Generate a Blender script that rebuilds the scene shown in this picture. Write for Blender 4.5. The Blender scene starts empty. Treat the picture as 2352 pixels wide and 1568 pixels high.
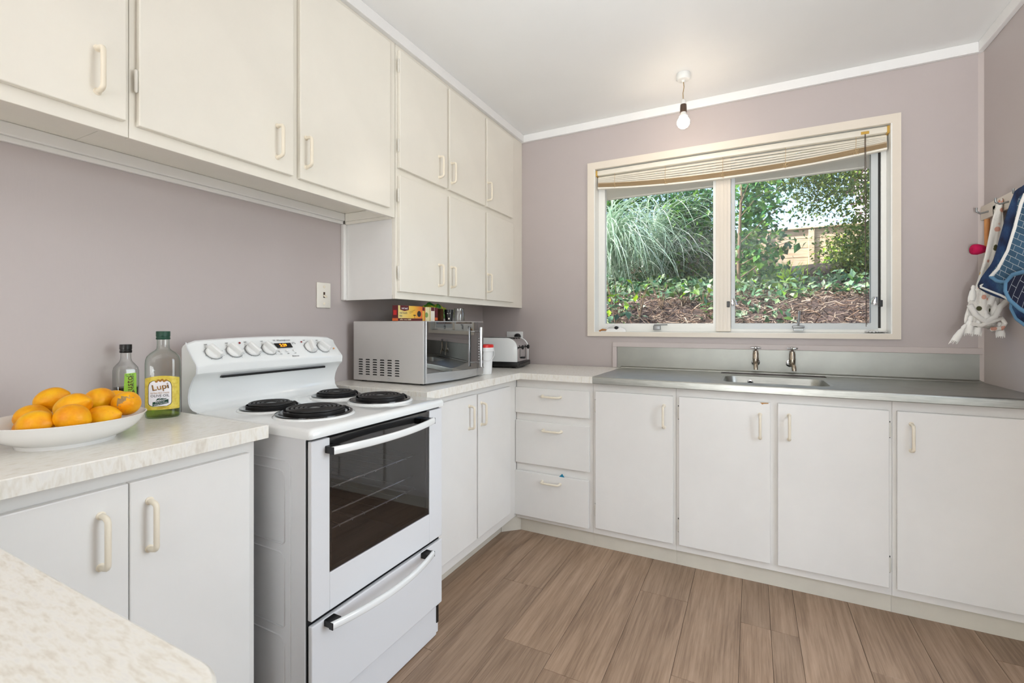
import bpy, bmesh, math, random
from mathutils import Vector, Matrix, noise
R = random.Random(7)
S = bpy.context.scene
COL = S.collection
PI = math.pi

# ------------------------------------------------------------------ camera
CAM = Vector((1.7533, -2.9411, 1.1682))
YAW = math.radians(27.1926)
FPX = 1073.27
cd = bpy.data.cameras.new('camera')
co = bpy.data.objects.new('camera', cd)
COL.objects.link(co)
co.location = CAM
co.rotation_euler = (PI / 2, 0, YAW)
cd.sensor_width = 36
cd.lens = FPX / 2352 * 36
cd.shift_y = -37.86 / 2352
cd.clip_start = 0.02
cd.dof.use_dof = True
cd.dof.focus_distance = 2.4
cd.dof.aperture_fstop = 9
S.camera = co

# ------------------------------------------------------------------ world and lights
w = bpy.data.worlds.new('sky'); S.world = w; w.use_nodes = True
nt = w.node_tree; nt.nodes.clear()
sk = nt.nodes.new('ShaderNodeTexSky'); sk.sky_type = 'NISHITA'
sk.sun_disc = False; sk.sun_elevation = math.radians(44); sk.sun_rotation = math.radians(240)
sk.air_density = 1.0; sk.dust_density = 1.6; sk.ozone_density = 1.0
bg = nt.nodes.new('ShaderNodeBackground'); bg.inputs[1].default_value = 0.24
wo = nt.nodes.new('ShaderNodeOutputWorld')
nt.links.new(sk.outputs[0], bg.inputs[0]); nt.links.new(bg.outputs[0], wo.inputs[0])

def lamp(name, kind, loc, rot, energy, color=(1, 1, 1), **kw):
    l = bpy.data.lights.new(name, kind); l.energy = energy; l.color = color
    for k, v in kw.items(): setattr(l, k, v)
    o = bpy.data.objects.new(name, l); COL.objects.link(o); o.location = loc; o.rotation_euler = rot
    return o
# the sun stands to the left of the house and rakes along the bank
lamp('sun', 'SUN', (3, -6, 12), Vector((.60, .36, -.71)).to_track_quat('-Z', 'Y').to_euler(), 6.2, (1.0, .95, .87), angle=math.radians(1.5))
# added fill lights: outside the side door and rear glazing, and behind the camera
lamp('fill_door', 'AREA', (3.45, -1.70, 1.35), (math.radians(64), 0, math.radians(90)), 23, (.93, .97, 1.0), shape='RECTANGLE', size=1.2, size_y=1.9)
lamp('fill_rear', 'AREA', (1.35, -6.16, .64), (math.radians(100), 0, math.radians(-6)), 28, (.93, .97, 1.0), shape='RECTANGLE', size=2.2, size_y=1.0)
lamp('fill_ceiling', 'SPOT', (1.80, -3.55, .95), (Vector((1.92, -1.50, 2.485)) - Vector((1.80, -3.55, .95))).to_track_quat('-Z', 'Y').to_euler(), 116, (.95, .98, 1.0), spot_size=math.radians(84), spot_blend=1.0, shadow_soft_size=.06)
lamp('fill_ceiling_back', 'AREA', (1.80, -5.1, 1.0), (math.radians(180), 0, 0), 40, (.93, .97, 1.0), shape='DISK', size=.5)
S.view_settings.view_transform = 'Standard'; S.view_settings.look = 'None'
S.view_settings.gamma = 1.0; S.view_settings.use_curve_mapping = False
S.view_settings.exposure = 1.0

# ------------------------------------------------------------------ materials
def lin(c):
    if isinstance(c, str):
        c = [int(c[i:i + 2], 16) / 255 for i in (0, 2, 4)]
    return tuple((x / 12.92 if x <= .04045 else ((x + .055) / 1.055) ** 2.4) for x in c) + (1,)
M = {}
class NT:
    def __init__(s, name):
        m = bpy.data.materials.new(name); m.use_nodes = True; s.m = m; s.t = m.node_tree
        s.b = s.t.nodes['Principled BSDF']; s.out = s.t.nodes['Material Output']; M[name] = m
    def n(s, typ, **kw):
        x = s.t.nodes.new('ShaderNode' + typ)
        for k, v in kw.items():
            if isinstance(k, str) and k.startswith('i_'): x.inputs[k[2:].replace('_', ' ')].default_value = v
            else: setattr(x, k, v)
        return x
    def l(s, a, b): s.t.links.new(a, b)
    def coords(s, kind='Object', scale=(1, 1, 1), rnd=False):
        tc = s.n('TexCoord'); mp = s.n('Mapping'); mp.inputs['Scale'].default_value = scale
        if rnd:
            oi = s.n('ObjectInfo'); mu = s.n('VectorMath', operation='SCALE'); mu.inputs[3].default_value = 37.0
            cb = s.n('CombineXYZ'); s.l(oi.outputs['Random'], cb.inputs[0]); s.l(oi.outputs['Random'], cb.inputs[1])
            s.l(cb.outputs[0], mu.inputs[0]); ad = s.n('VectorMath', operation='ADD')
            s.l(tc.outputs[kind], ad.inputs[0]); s.l(mu.outputs[0], ad.inputs[1]); s.l(ad.outputs[0], mp.inputs[0])
        else:
            s.l(tc.outputs[kind], mp.inputs[0])
        return mp.outputs[0]
    def noise(s, vec, scale, detail=3, rough=.5, dist=0):
        x = s.n('TexNoise'); x.inputs['Scale'].default_value = scale; x.inputs['Detail'].default_value = detail
        x.inputs['Roughness'].default_value = rough; x.inputs['Distortion'].default_value = dist
        s.l(vec, x.inputs['Vector']); return x.outputs['Fac']
    def ramp(s, fac, stops):
        x = s.n('ValToRGB'); e = x.color_ramp.elements
        while len(e) < len(stops): e.new(.5)
        for i, (p, c) in enumerate(stops): e[i].position = p; e[i].color = lin(c) if not (isinstance(c, tuple) and len(c) == 4) else c
        s.l(fac, x.inputs[0]); return x.outputs[0]
    def bump(s, h, strength=.2, dist=.002):
        x = s.n('Bump'); x.inputs['Strength'].default_value = strength; x.inputs['Distance'].default_value = dist
        s.l(h, x.inputs['Height']); s.l(x.outputs[0], s.b.inputs['Normal'])
    def set(s, color=None, rough=None, metal=None, spec=None, coat=None):
        i = s.b.inputs
        if color is not None: i['Base Color'].default_value = lin(color)
        if rough is not None: i['Roughness'].default_value = rough
        if metal is not None: i['Metallic'].default_value = metal
        if spec is not None: i['Specular IOR Level'].default_value = spec
        if coat is not None: i['Coat Weight'].default_value = coat; i['Coat Roughness'].default_value = .08
        return s
def plain(name, color, rough=.5, metal=0, spec=.5, coat=None, var=0, vs=12):
    k = NT(name).set(color, rough, metal, spec, coat)
    if var:
        c = Vector(lin(color)[:3])
        f = k.noise(k.coords(), vs, 4, .6)
        k.l(k.ramp(f, [(.3, tuple(c * (1 - var)) + (1,)), (.7, tuple(min(1, x * (1 + var)) for x in c) + (1,))]), k.b.inputs['Base Color'])
    return k
def paint(name, color, rough=.32, var=.02, bump=.05):
    k = NT(name).set(color, rough)
    c = Vector(lin(color)[:3]); v = k.coords('Object')
    f = k.noise(v, 3.5, 5, .6)
    k.l(k.ramp(f, [(.3, tuple(c * (1 - var * 1.5)) + (1,)), (.7, tuple(c * (1 + var)) + (1,))]), k.b.inputs['Base Color'])
    mp = k.coords('Object', (30, 30, 5)); k.bump(k.noise(mp, 6, 3), bump, .002)
    return k
paint('cabinet_paint', 'edebe7', .30)
paint('cabinet_paint_cream', 'efeade', .26)
paint('frame_paint', 'ebe8e3', .34)
paint('wall_paint', 'bdb3b0', .45, .012, .08)
paint('ceiling_paint', 'efefed', .6, .008, .06)
paint('cornice_paint', 'efeeec', .4)
paint('rear_paint', 'e6e2dc', .5)
paint('trim_mauve', 'c9beba', .4)
paint('window_cream', 'e6dccd', .35)
paint('toe_paint', 'd8d2c4', .4, .06)
plain('cream_plastic', 'f0e6d2', .3)
plain('hinge_white', 'e4e0d6', .4)
plain('dark_gap', '2a2724', .6)
plain('alu_white', 'f1f0ea', .35)
plain('alu_grey', 'ccd0d0', .35)
plain('white_enamel', 'eceeed', .12, coat=.5)
plain('white_metal', 'dfe0e2', .28)
plain('white_plastic', 'eeeeec', .3)
plain('off_white_plastic', 'ece7dc', .35)
plain('black_enamel', '0b0b0c', .12, coat=.4)
plain('black_plastic', '0d0d0e', .35)
plain('black_rubber', '141414', .6)
plain('coil_black', '1c1b1c', .42, spec=.4)
plain('chrome', 'd8dadd', .07, 1.0)
plain('old_chrome', 'b4a898', .16, 1.0, var=.15, vs=60)
plain('red_led', '8c1420', .3)
plain('ink', '55555a', .6)
plain('ink_dark', '262022', .6)
plain('raw_wood', 'b5834e', .7)
plain('ceramic', 'f0efec', .1, coat=.4)
plain('glass_dark', '17181a', .06)
plain('silver_paint', 'cfccc9', .4, .25)
plain('silver_bright', 'c4c6c8', .24, .8)
plain('red_plastic', 'd8201a', .35)
plain('cotton_white', 'efece6', .9)
plain('magenta_wool', 'c2084e', .9)
plain('peg_wood', 'd9975a', .5, var=.1, vs=30)
plain('navy_piping', '5b86a6', .85)
plain('cord_tan', 'c9ae84', .8)
plain('flex_gold', 'a3885a', .6)
plain('brass_brown', '4d3a2c', .4)
plain('fixture_white', 'e6e6e2', .35)
plain('brown_card', '6d4a2c', .8)
plain('card_dark_red', '5a0f16', .5)
plain('card_red', 'c8201e', .5)
plain('card_orange', 'd9642a', .5)
plain('card_cream', 'e4d7a8', .5)
plain('card_white', 'e8e2d2', .5)
plain('leaf_mark', '7f9b58', .5)
plain('gold_ink', 'a8752e', .4)
plain('label_green_dark', '12402f', .5)
plain('label_white', 'eeecf0', .45)
plain('label_lime', 'a4d44a', .45)
plain('fascia_white', 'f6f1e4', .5)
plain('oven_grey', '3c3c40', .35)
plain('fence_back', '6b5744', .8)
plain('paper_blue', '1583a8', .6)
plain('felt_white', 'f2f1ee', .6)
plain('amber_scrap', 'b37436', .5)
plain('galvanised', '9a9c9c', .4, .7)
def emit(name, color, strength):
    k = NT(name); k.b.inputs['Base Color'].default_value = lin(color)
    k.b.inputs['Emission Color'].default_value = lin(color); k.b.inputs['Emission Strength'].default_value = strength
emit('bulb_glow', 'ffecd6', 27)
emit('display_digit', 'ff7a10', 3)
# slow yellow fade in the tea carton print
k = NT('card_yellow').set('e3bf52', .5)
tc = k.n('TexCoord'); sx = k.n('SeparateXYZ'); k.l(tc.outputs['Generated'], sx.inputs[0])
k.l(k.ramp(sx.outputs[1], [(.0, 'dfcf86'), (.6, 'e6b63c'), (1., 'd9602a')]), k.b.inputs['Base Color'])
# laminate: pale with short streaks
def laminate(name, scale, edge=False):
    k = NT(name).set('e6e0d4', .22)
    v = k.coords('Object', scale)
    f1 = k.noise(v, 9, 4, .55, .4 if not edge else 1.2)
    f2 = k.noise(v, 28, 3, .5, .3)
    mx = k.n('Math', operation='MULTIPLY_ADD'); mx.inputs[1].default_value = .45
    k.l(f2, mx.inputs[0]); k.l(f1, mx.inputs[2])
    k.l(k.ramp(mx.outputs[0], [(.50, 'ded7ca'), (.64, 'e9e4d9'), (.78, 'f0ede5'), (.95, 'eae7e1')]), k.b.inputs['Base Color'])
laminate('laminate_y', (17, 4, 6)); laminate('laminate_x', (4, 17, 6)); laminate('laminate_edge', (5, 5, 1.6), True)
# brushed steel
k = NT('steel').set('b9bab6', .3, 1.0)
f = k.noise(k.coords('Object', (1.2, 26, 26)), 14, 4, .6)
k.l(k.ramp(f, [(.3, 'a2a39e'), (.7, 'bbbcb6')]), k.b.inputs['Base Color'])
f = k.noise(k.coords('Object', (3, 3, 3)), 3, 3)
mr = k.n('MapRange'); mr.inputs[3].default_value = .28; mr.inputs[4].default_value = .44; k.l(f, mr.inputs[0]); k.l(mr.outputs[0], k.b.inputs['Roughness'])
plain('steel_splash', 'a3a49e', .46, 1.0, var=.06, vs=5)
# oak vinyl plank
k = NT('vinyl_plank').set('8a6f58', .42)
v = k.coords('Object', (1, 1, 1), True)
mp = k.n('Mapping'); mp.inputs['Scale'].default_value = (34, .9, 34); k.l(v, mp.inputs[0])
g = k.noise(mp.outputs[0], 3.0, 8, .68, .3)
mp2 = k.n('Mapping'); mp2.inputs['Scale'].default_value = (8, .8, 8); k.l(v, mp2.inputs[0])
g2 = k.noise(mp2.outputs[0], 1.6, 4, .6, 1.0)
mp3 = k.n('Mapping'); mp3.inputs['Scale'].default_value = (150, 6, 150); k.l(v, mp3.inputs[0])
g3 = k.noise(mp3.outputs[0], 2.0, 2, .5)
ad = k.n('Math', operation='ADD'); k.l(g, ad.inputs[0]); k.l(g2, ad.inputs[1])
ad2 = k.n('Math', operation='MULTIPLY_ADD'); ad2.inputs[1].default_value = .35; k.l(g3, ad2.inputs[0]); k.l(ad.outputs[0], ad2.inputs[2])
hf = k.n('Math', operation='MULTIPLY'); hf.inputs[1].default_value = .43; k.l(ad2.outputs[0], hf.inputs[0])
c = k.ramp(hf.outputs[0], [(.34, '6b523e'), (.45, '8b6f56'), (.55, 'a1846a'), (.68, 'b09379')])
oi = k.n('ObjectInfo'); mr = k.n('MapRange'); mr.inputs[3].default_value = .90; mr.inputs[4].default_value = 1.10
k.l(oi.outputs['Random'], mr.inputs[0])
hs = k.n('HueSaturation'); k.l(mr.outputs[0], hs.inputs['Value']); hs.inputs['Saturation'].default_value = .92; k.l(c, hs.inputs['Color']); k.l(hs.outputs[0], k.b.inputs['Base Color'])
k.bump(g3, .08, .001)
plain('floor_joint', '4e3f33', .7)
# thin clear glass: mostly straight through, a Fresnel mirror on top
def glass(name, tint, refl=1.0, ior=1.45, rough=0.0, edge=None):
    k = NT(name); k.t.nodes.remove(k.b)
    tr = k.n('BsdfTransparent'); tr.inputs[0].default_value = tint
    gl = k.n('BsdfGlossy'); gl.inputs['Roughness'].default_value = rough
    lw = k.n('LayerWeight'); lw.inputs[0].default_value = .5
    pw = k.n('Math', operation='POWER'); pw.inputs[1].default_value = 4.5; k.l(lw.outputs['Facing'], pw.inputs[0])
    f0 = ((ior - 1) / (ior + 1)) ** 2
    mu = k.n('Math', operation='MULTIPLY_ADD'); mu.inputs[1].default_value = .8; mu.inputs[2].default_value = f0 * refl; mu.use_clamp = True; k.l(pw.outputs[0], mu.inputs[0])
    if edge:      # a longer way through the wall of the vessel towards its outline
        p3 = k.n('Math', operation='POWER'); p3.inputs[1].default_value = 2.2; k.l(lw.outputs['Facing'], p3.inputs[0])
        mc = k.n('Mix', data_type='RGBA'); mc.inputs[6].default_value = tint; mc.inputs[7].default_value = edge
        k.l(p3.outputs[0], mc.inputs[0]); k.l(mc.outputs[2], tr.inputs[0])
    mx = k.n('MixShader'); k.l(mu.outputs[0], mx.inputs[0]); k.l(tr.outputs[0], mx.inputs[1]); k.l(gl.outputs[0], mx.inputs[2])
    k.l(mx.outputs[0], k.out.inputs[0])
glass('window_glass', (.985, .99, .99, 1), .8)
glass('bottle_glass', (.955, .985, .965, 1), 1.4, 1.5, edge=(.42, .58, .48, 1))
glass('clear_glass', (.96, .97, .965, 1), 2.0, 1.5, edge=(.48, .52, .50, 1))
glass('oven_glass', (.72, .72, .74, 1), 2.2, 1.5)
glass('mirror_glass', (.05, .05, .05, 1), 7.0, 1.55)
glass('oil', (.60, .72, .22, 1), .6)
glass('vinegar', (.035, .02, .02, 1), .6)
# citrus
k = NT('lemon_peel').set('f2a60c', .42, spec=.35)
v = k.coords('Object', (1, 1, 1), True)
f = k.noise(v, 22, 4, .6); f2 = k.noise(v, 70, 4, .7)
base = k.ramp(f, [(.3, 'e99005'), (.5, 'f3a808'), (.72, 'f6bd12')])
spots = k.ramp(f2, [(.66, (0, 0, 0, 1)), (.74, (1, 1, 1, 1))])
mx = k.n('Mix', data_type='RGBA'); k.l(spots, mx.inputs[0]); k.l(base, mx.inputs[6]); mx.inputs[7].default_value = lin('b5781a'); k.l(mx.outputs[2], k.b.inputs['Base Color'])
k.bump(k.noise(v, 240, 2), .25, .0015)
plain('lemon_scar', 'a8895a', .8, var=.2, vs=90)
plain('lemon_stem', '7a7a38', .8)
# tea towel prints
k = NT('towel_white').set('eeeae2', .95)
v = k.coords('Object', (1, 1, 1))
vo = k.n('TexVoronoi'); vo.inputs['Scale'].default_value = 28; k.l(v, vo.inputs['Vector'])
hue = k.ramp(vo.outputs['Color'], [(.0, 'd9a08c'), (.34, 'd9b45c'), (.5, '4a4a2c'), (.68, 'e0c3b4')])
e = [n for n in k.t.nodes if n.type == 'VALTORGB'][-1]; e.color_ramp.interpolation = 'CONSTANT'
dot = k.ramp(vo.outputs['Distance'], [(.26, (1, 1, 1, 1)), (.32, (0, 0, 0, 1))])
mx = k.n('Mix', data_type='RGBA'); k.l(dot, mx.inputs[0]); mx.inputs[6].default_value = lin('eeeae2'); k.l(hue, mx.inputs[7]); k.l(mx.outputs[2], k.b.inputs['Base Color'])
k.bump(k.noise(v, 180, 3), .5, .004)
def quilt(name, a, b, line, sc):
    k = NT(name).set(a, .9)
    v = k.coords('UV', (sc, sc, sc)); br = k.n('TexBrick'); k.l(v, br.inputs['Vector'])
    br.inputs['Color1'].default_value = lin(a); br.inputs['Color2'].default_value = lin(b); br.inputs['Mortar'].default_value = lin(line)
    br.inputs['Scale'].default_value = 1; br.inputs['Mortar Size'].default_value = .022; br.inputs['Brick Width'].default_value = 1.3; br.inputs['Row Height'].default_value = .6
    k.l(br.outputs['Color'], k.b.inputs['Base Color']); k.bump(k.noise(k.coords('Object'), 400, 2), .4, .002)
quilt('quilt_light', '3f6480', '35566f', 'c9ced0', 28)
quilt('quilt_dark', '0e1430', '131b3c', 'a8adb4', 22)
k = NT('navy_towelling').set('1b3360', .95)
v = k.coords('Object', (1, 1, 1)); f = k.noise(v, 14, 3)
k.l(k.ramp(f, [(.35, '101c3c'), (.55, '223f6b'), (.75, '47708f')]), k.b.inputs['Base Color']); k.bump(k.noise(v, 260, 3), .6, .005)
# outdoors
def leafmat(name, cols, rough=.45, spec=.4):
    k = NT(name).set(cols[1], rough, spec=spec)
    g = k.n('NewGeometry'); oi = k.n('ObjectInfo'); ad = k.n('Math', operation='ADD'); fr = k.n('Math', operation='FRACT')
    k.l(g.outputs['Random Per Island'], ad.inputs[0]); k.l(oi.outputs['Random'], ad.inputs[1]); k.l(ad.outputs[0], fr.inputs[0])
    n = len(cols)
    k.l(k.ramp(fr.outputs[0], [(i / (n - 1), c) for i, c in enumerate(cols)]), k.b.inputs['Base Color'])
    tb = k.n('BsdfTranslucent'); k.l(k.b.inputs['Base Color'].links[0].from_socket, tb.inputs[0])
    mx = k.n('MixShader'); mx.inputs[0].default_value = .3; k.l(k.b.outputs[0], mx.inputs[1]); k.l(tb.outputs[0], mx.inputs[2]); k.l(mx.outputs[0], k.out.inputs[0])
leafmat('leaf_grass', ['84a888', 'bfd2bb', '98b79b', 'e4ebdd', '62866a'], .32)
leafmat('leaf_shrub', ['173c1e', '27572c', '37703b', '6f9a3a', '1c4526'], .35)
leafmat('leaf_cover', ['1f4a29', '3f7046', '7c9e7c', '2d5c33', 'b0c2a4', '6a8a36', '234f2c'], .28, .6)
leafmat('leaf_bright', ['7fb21f', 'a4c92a', '5e9a2a'], .4)
leafmat('leaf_tree', ['56702a', '7b8f35', '3f6138', '8f9a4a', '486b45'], .4)
leafmat('leaf_pink', ['8a4a5c', 'a8707c', '6d3a48'], .5)
leafmat('twig', ['5c473d', '86705f', '3a2c26', 'bfae9c', '261c18'], .8, .2)
leafmat('bark', ['6b5a48', '8c7a66'], .85, .2)
k = NT('soil').set('3f2f29', .95)
v = k.coords('Object'); k.l(k.ramp(k.noise(v, 18, 6, .7), [(.3, '231a18'), (.55, '443631'), (.75, '6d5c54')]), k.b.inputs['Base Color']); k.bump(k.noise(v, 40, 5), .8, .03)
k = NT('fence_timber').set('c0a68a', .8)
v = k.coords('Object', (2, 20, 20), True); k.l(k.ramp(k.noise(v, 2.2, 5, .6, .8), [(.3, 'a38a70'), (.5, 'c2ab92'), (.75, 'd6c3ac')]), k.b.inputs['Base Color'])
plain('dark_log', '2b2725', .9, var=.3, vs=20)
plain('weatherboard', 'cfc3cf', .6)
plain('house_window', '28304a', .1)
plain('roof_iron', '8d5a63', .5)
plain('concrete', 'cfccc4', .85, var=.08, vs=9)
plain('grass_lawn', '5f7f3a', .9, var=.2, vs=8)

# ------------------------------------------------------------------ helpers
ORG = {}
def tag(o, label=None, cat=None, group=None, kind=None):
    if label: o['label'] = label
    if cat: o['category'] = cat
    if group: o['group'] = group
    if kind: o['kind'] = kind
    return o
def empty(name, loc, label=None, cat=None, group=None, kind=None, rot=None):
    o = bpy.data.objects.new(name, None); COL.objects.link(o); o.location = loc; o.empty_display_size = .05
    ORG[o.name] = Vector((0, 0, 0)) if rot is not None else Vector(loc)
    if rot is not None: o.rotation_euler = rot
    return tag(o, label, cat, group, kind)
def setmat(me, mat):
    if isinstance(mat, (list, tuple)):
        for m in mat: me.materials.append(M[m])
    else: me.materials.append(M[mat])
def shade(me, smooth):
    if smooth:
        smooth = min(smooth, 70)
        for p in me.polygons: p.use_smooth = True
        me.set_sharp_from_angle(angle=math.radians(smooth))
def ob(name, bm, mat, parent=None, smooth=None, mods=None):
    """turn a bmesh (or mesh) built in the coordinates of the scene (or of its rotated thing) into an object centred on itself"""
    if isinstance(bm, bmesh.types.BMesh):
        me = bpy.data.meshes.new(name); bm.to_mesh(me); bm.free()
    else: me = bm
    if not me.materials: setmat(me, mat)
    lo = Vector((1e9,) * 3); hi = -lo
    for v in me.vertices:
        for i in range(3):
            lo[i] = min(lo[i], v.co[i]); hi[i] = max(hi[i], v.co[i])
    c = (lo + hi) / 2
    me.transform(Matrix.Translation(-c)); shade(me, smooth)
    o = bpy.data.objects.new(name, me); COL.objects.link(o); ORG[o.name] = c
    if parent:
        o.parent = parent; o.location = c - ORG[parent.name]
    else: o.location = c
    return o
def inst(name, me, loc, rot=(0, 0, 0), parent=None, scale=None):
    o = bpy.data.objects.new(name, me); COL.objects.link(o); o.rotation_euler = rot
    ORG[o.name] = Vector(loc)
    if scale: o.scale = scale
    if parent: o.parent = parent; o.location = Vector(loc) - ORG[parent.name]
    else: o.location = loc
    return o
def box(x0, x1, y0, y1, z0, z1, bev=0, seg=2, bm=None):
    b = bmesh.new(); r = bmesh.ops.create_cube(b, size=1)
    for v in b.verts:
        v.co = Vector(((x0 + x1) / 2 + v.co.x * (x1 - x0), (y0 + y1) / 2 + v.co.y * (y1 - y0), (z0 + z1) / 2 + v.co.z * (z1 - z0)))
    if bev: bmesh.ops.bevel(b, geom=list(b.edges), offset=bev, segments=seg, affect='EDGES', profile=.5)
    if bm is None: return b
    return merge(bm, b)
def merge(bm, b):
    me = bpy.data.meshes.new('t'); b.to_mesh(me); b.free(); bm.from_mesh(me); bpy.data.meshes.remove(me); return bm
def join(*bs):
    a = bmesh.new()
    for b in bs: merge(a, b)
    return a
def xf(bm, m):
    bm.transform(m); return bm
def lathe(prof, n=32, c=(0, 0, 0), caps=True):
    bm = bmesh.new(); rings = []
    for r, z in prof:
        rings.append([bm.verts.new((c[0] + r * math.cos(2 * PI * i / n), c[1] + r * math.sin(2 * PI * i / n), c[2] + z)) for i in range(n)])
    for a, b in zip(rings, rings[1:]):
        for i in range(n): bm.faces.new((a[i], a[(i + 1) % n], b[(i + 1) % n], b[i]))
    if caps:
        bm.faces.new(rings[0][::-1]); bm.faces.new(rings[-1])
    return bm
def loft(rings, caps=True, closed=True):
    bm = bmesh.new(); rs = [[bm.verts.new(p) for p in r] for r in rings]
    n = len(rs[0])
    for a, b in zip(rs, rs[1:]):
        for i in range(n if closed else n - 1): bm.faces.new((a[i], a[(i + 1) % n], b[(i + 1) % n], b[i]))
    if caps and closed:
        bm.faces.new(rs[0][::-1]); bm.faces.new(rs[-1])
    bmesh.ops.recalc_face_normals(bm, faces=bm.faces)
    return bm
def tube(pts, r, n=8, closed=False, caps=True):
    pts = [Vector(p) for p in pts]; N = len(pts); rings = []
    rr = r if isinstance(r, (list, tuple)) else [r] * N
    up = None
    for i, p in enumerate(pts):
        if closed: t = (pts[(i + 1) % N] - pts[i - 1]).normalized()
        else: t = (pts[min(i + 1, N - 1)] - pts[max(i - 1, 0)]).normalized()
        if up is None:
            up = t.orthogonal().normalized()
        else:
            up = (up - t * up.dot(t))
            up = up.normalized() if up.length > 1e-6 else t.orthogonal().normalized()
        s = t.cross(up)
        rings.append([p + (up * math.cos(2 * PI * k / n) + s * math.sin(2 * PI * k / n)) * rr[i] for k in range(n)])
    if closed: rings.append(rings[0])
    bm = bmesh.new(); rs = [[bm.verts.new(q) for q in ring] for ring in rings]
    for a, b in zip(rs, rs[1:]):
        for i in range(n): bm.faces.new((a[i], a[(i + 1) % n], b[(i + 1) % n], b[i]))
    if closed: bmesh.ops.remove_doubles(bm, verts=bm.verts, dist=1e-7)
    elif caps: bm.faces.new(rs[0][::-1]); bm.faces.new(rs[-1])
    bmesh.ops.recalc_face_normals(bm, faces=bm.faces)
    return bm
def prism(poly, axis, a, b, bev=0, seg=2):
    """poly in the two other axes (cyclic order after axis), extruded from a to b"""
    bm = bmesh.new()
    def P(p, t):
        if axis == 1: return [p[0], t, p[1]]
        v = [0, 0, 0]; v[axis] = t; v[(axis + 1) % 3] = p[0]; v[(axis + 2) % 3] = p[1]; return v
    A = [bm.verts.new(P(p, a)) for p in poly]; B = [bm.verts.new(P(p, b)) for p in poly]
    bm.faces.new(A[::-1]); bm.faces.new(B); n = len(poly)
    for i in range(n): bm.faces.new((A[i], A[(i + 1) % n], B[(i + 1) % n], B[i]))
    bmesh.ops.recalc_face_normals(bm, faces=bm.faces)
    if bev: bmesh.ops.bevel(bm, geom=list(bm.edges), offset=bev, segments=seg, affect='EDGES', profile=.5, clamp_overlap=True)
    return bm
def rect_frame(x0, x1, z0, z1, hx0, hx1, hz0, hz1, y0, y1):
    """a flat frame in the xz plane between y0 and y1 with a rectangular hole"""
    bm = bmesh.new()
    o = [(x0, z0), (x1, z0), (x1, z1), (x0, z1)]; h = [(hx0, hz0), (hx1, hz0), (hx1, hz1), (hx0, hz1)]
    V = {}
    for k, pts in (('o', o), ('h', h)):
        for y in (y0, y1): V[k, y] = [bm.verts.new((p[0], y, p[1])) for p in pts]
    for i in range(4):
        j = (i + 1) % 4
        for y in (y0, y1): bm.faces.new((V['o', y][i], V['o', y][j], V['h', y][j], V['h', y][i]))
        bm.faces.new((V['o', y0][i], V['o', y0][j], V['o', y1][j], V['o', y1][i]))
        bm.faces.new((V['h', y0][i], V['h', y0][j], V['h', y1][j], V['h', y1][i]))
    bmesh.ops.recalc_face_normals(bm, faces=bm.faces)
    return bm
SWAPXY = Matrix(((0, 1, 0, 0), (1, 0, 0, 0), (0, 0, 1, 0), (0, 0, 0, 1)))
def swapxy(bm):
    bm.transform(SWAPXY); bmesh.ops.reverse_faces(bm, faces=bm.faces); return bm
def text_bm(body, size, extrude=.0002, shear=0, align='CENTER', spacing=1.0):
    cu = bpy.data.curves.new('txt', 'FONT'); cu.body = body; cu.size = size; cu.extrude = extrude; cu.shear = shear
    cu.align_x = align; cu.align_y = 'CENTER'; cu.resolution_u = 2; cu.space_character = spacing
    o = bpy.data.objects.new('txt', cu); COL.objects.link(o)
    dg = bpy.context.evaluated_depsgraph_get(); dg.update()
    me = bpy.data.meshes.new_from_object(o.evaluated_get(dg))
    bm = bmesh.new(); bm.from_mesh(me)
    bpy.data.objects.remove(o); bpy.data.curves.remove(cu); bpy.data.meshes.remove(me)
    return bm
def fine_print(w, h, words=3, seed=1):
    """a line of print too small to read: a row of short strokes centred on the origin"""
    r = random.Random(seed); bm = bmesh.new(); x = -w / 2; step = h * .75; n_ = max(3, int(w / step)); gaps = set(int(n_ * (k + 1) / words) for k in range(words - 1))
    for i in range(n_):
        if i in gaps: continue
        hh = h * r.choice((.55, .55, .7, 1)); x0 = x + i * step; box(x0, x0 + step * .62, -h * .35, -h * .35 + hh, 0, .0002, bm=bm)
    return bm
def place(bm, origin, xdir, ydir):
    """xy-plane drawing -> plane spanned by xdir (reading direction) and ydir (up)"""
    x = Vector(xdir).normalized(); y = Vector(ydir).normalized(); z = x.cross(y)
    m = Matrix((x, y, z)).transposed().to_4x4(); m.translation = Vector(origin)
    bm.transform(m); return bm
def ray(u, v):
    fw = Vector((-math.sin(YAW), math.cos(YAW), 0)); r = Vector((math.cos(YAW), math.sin(YAW), 0))
    return (fw * FPX + r * (u - 1176) + Vector((0, 0, 1)) * (746.14 - v)) / FPX
def at(u, v, depth): return CAM + ray(u, v) * depth
def atp(u, v, p, n):
    d = ray(u, v); n = Vector(n); return CAM + d * ((Vector(p) - CAM).dot(n) / d.dot(n))

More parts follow.
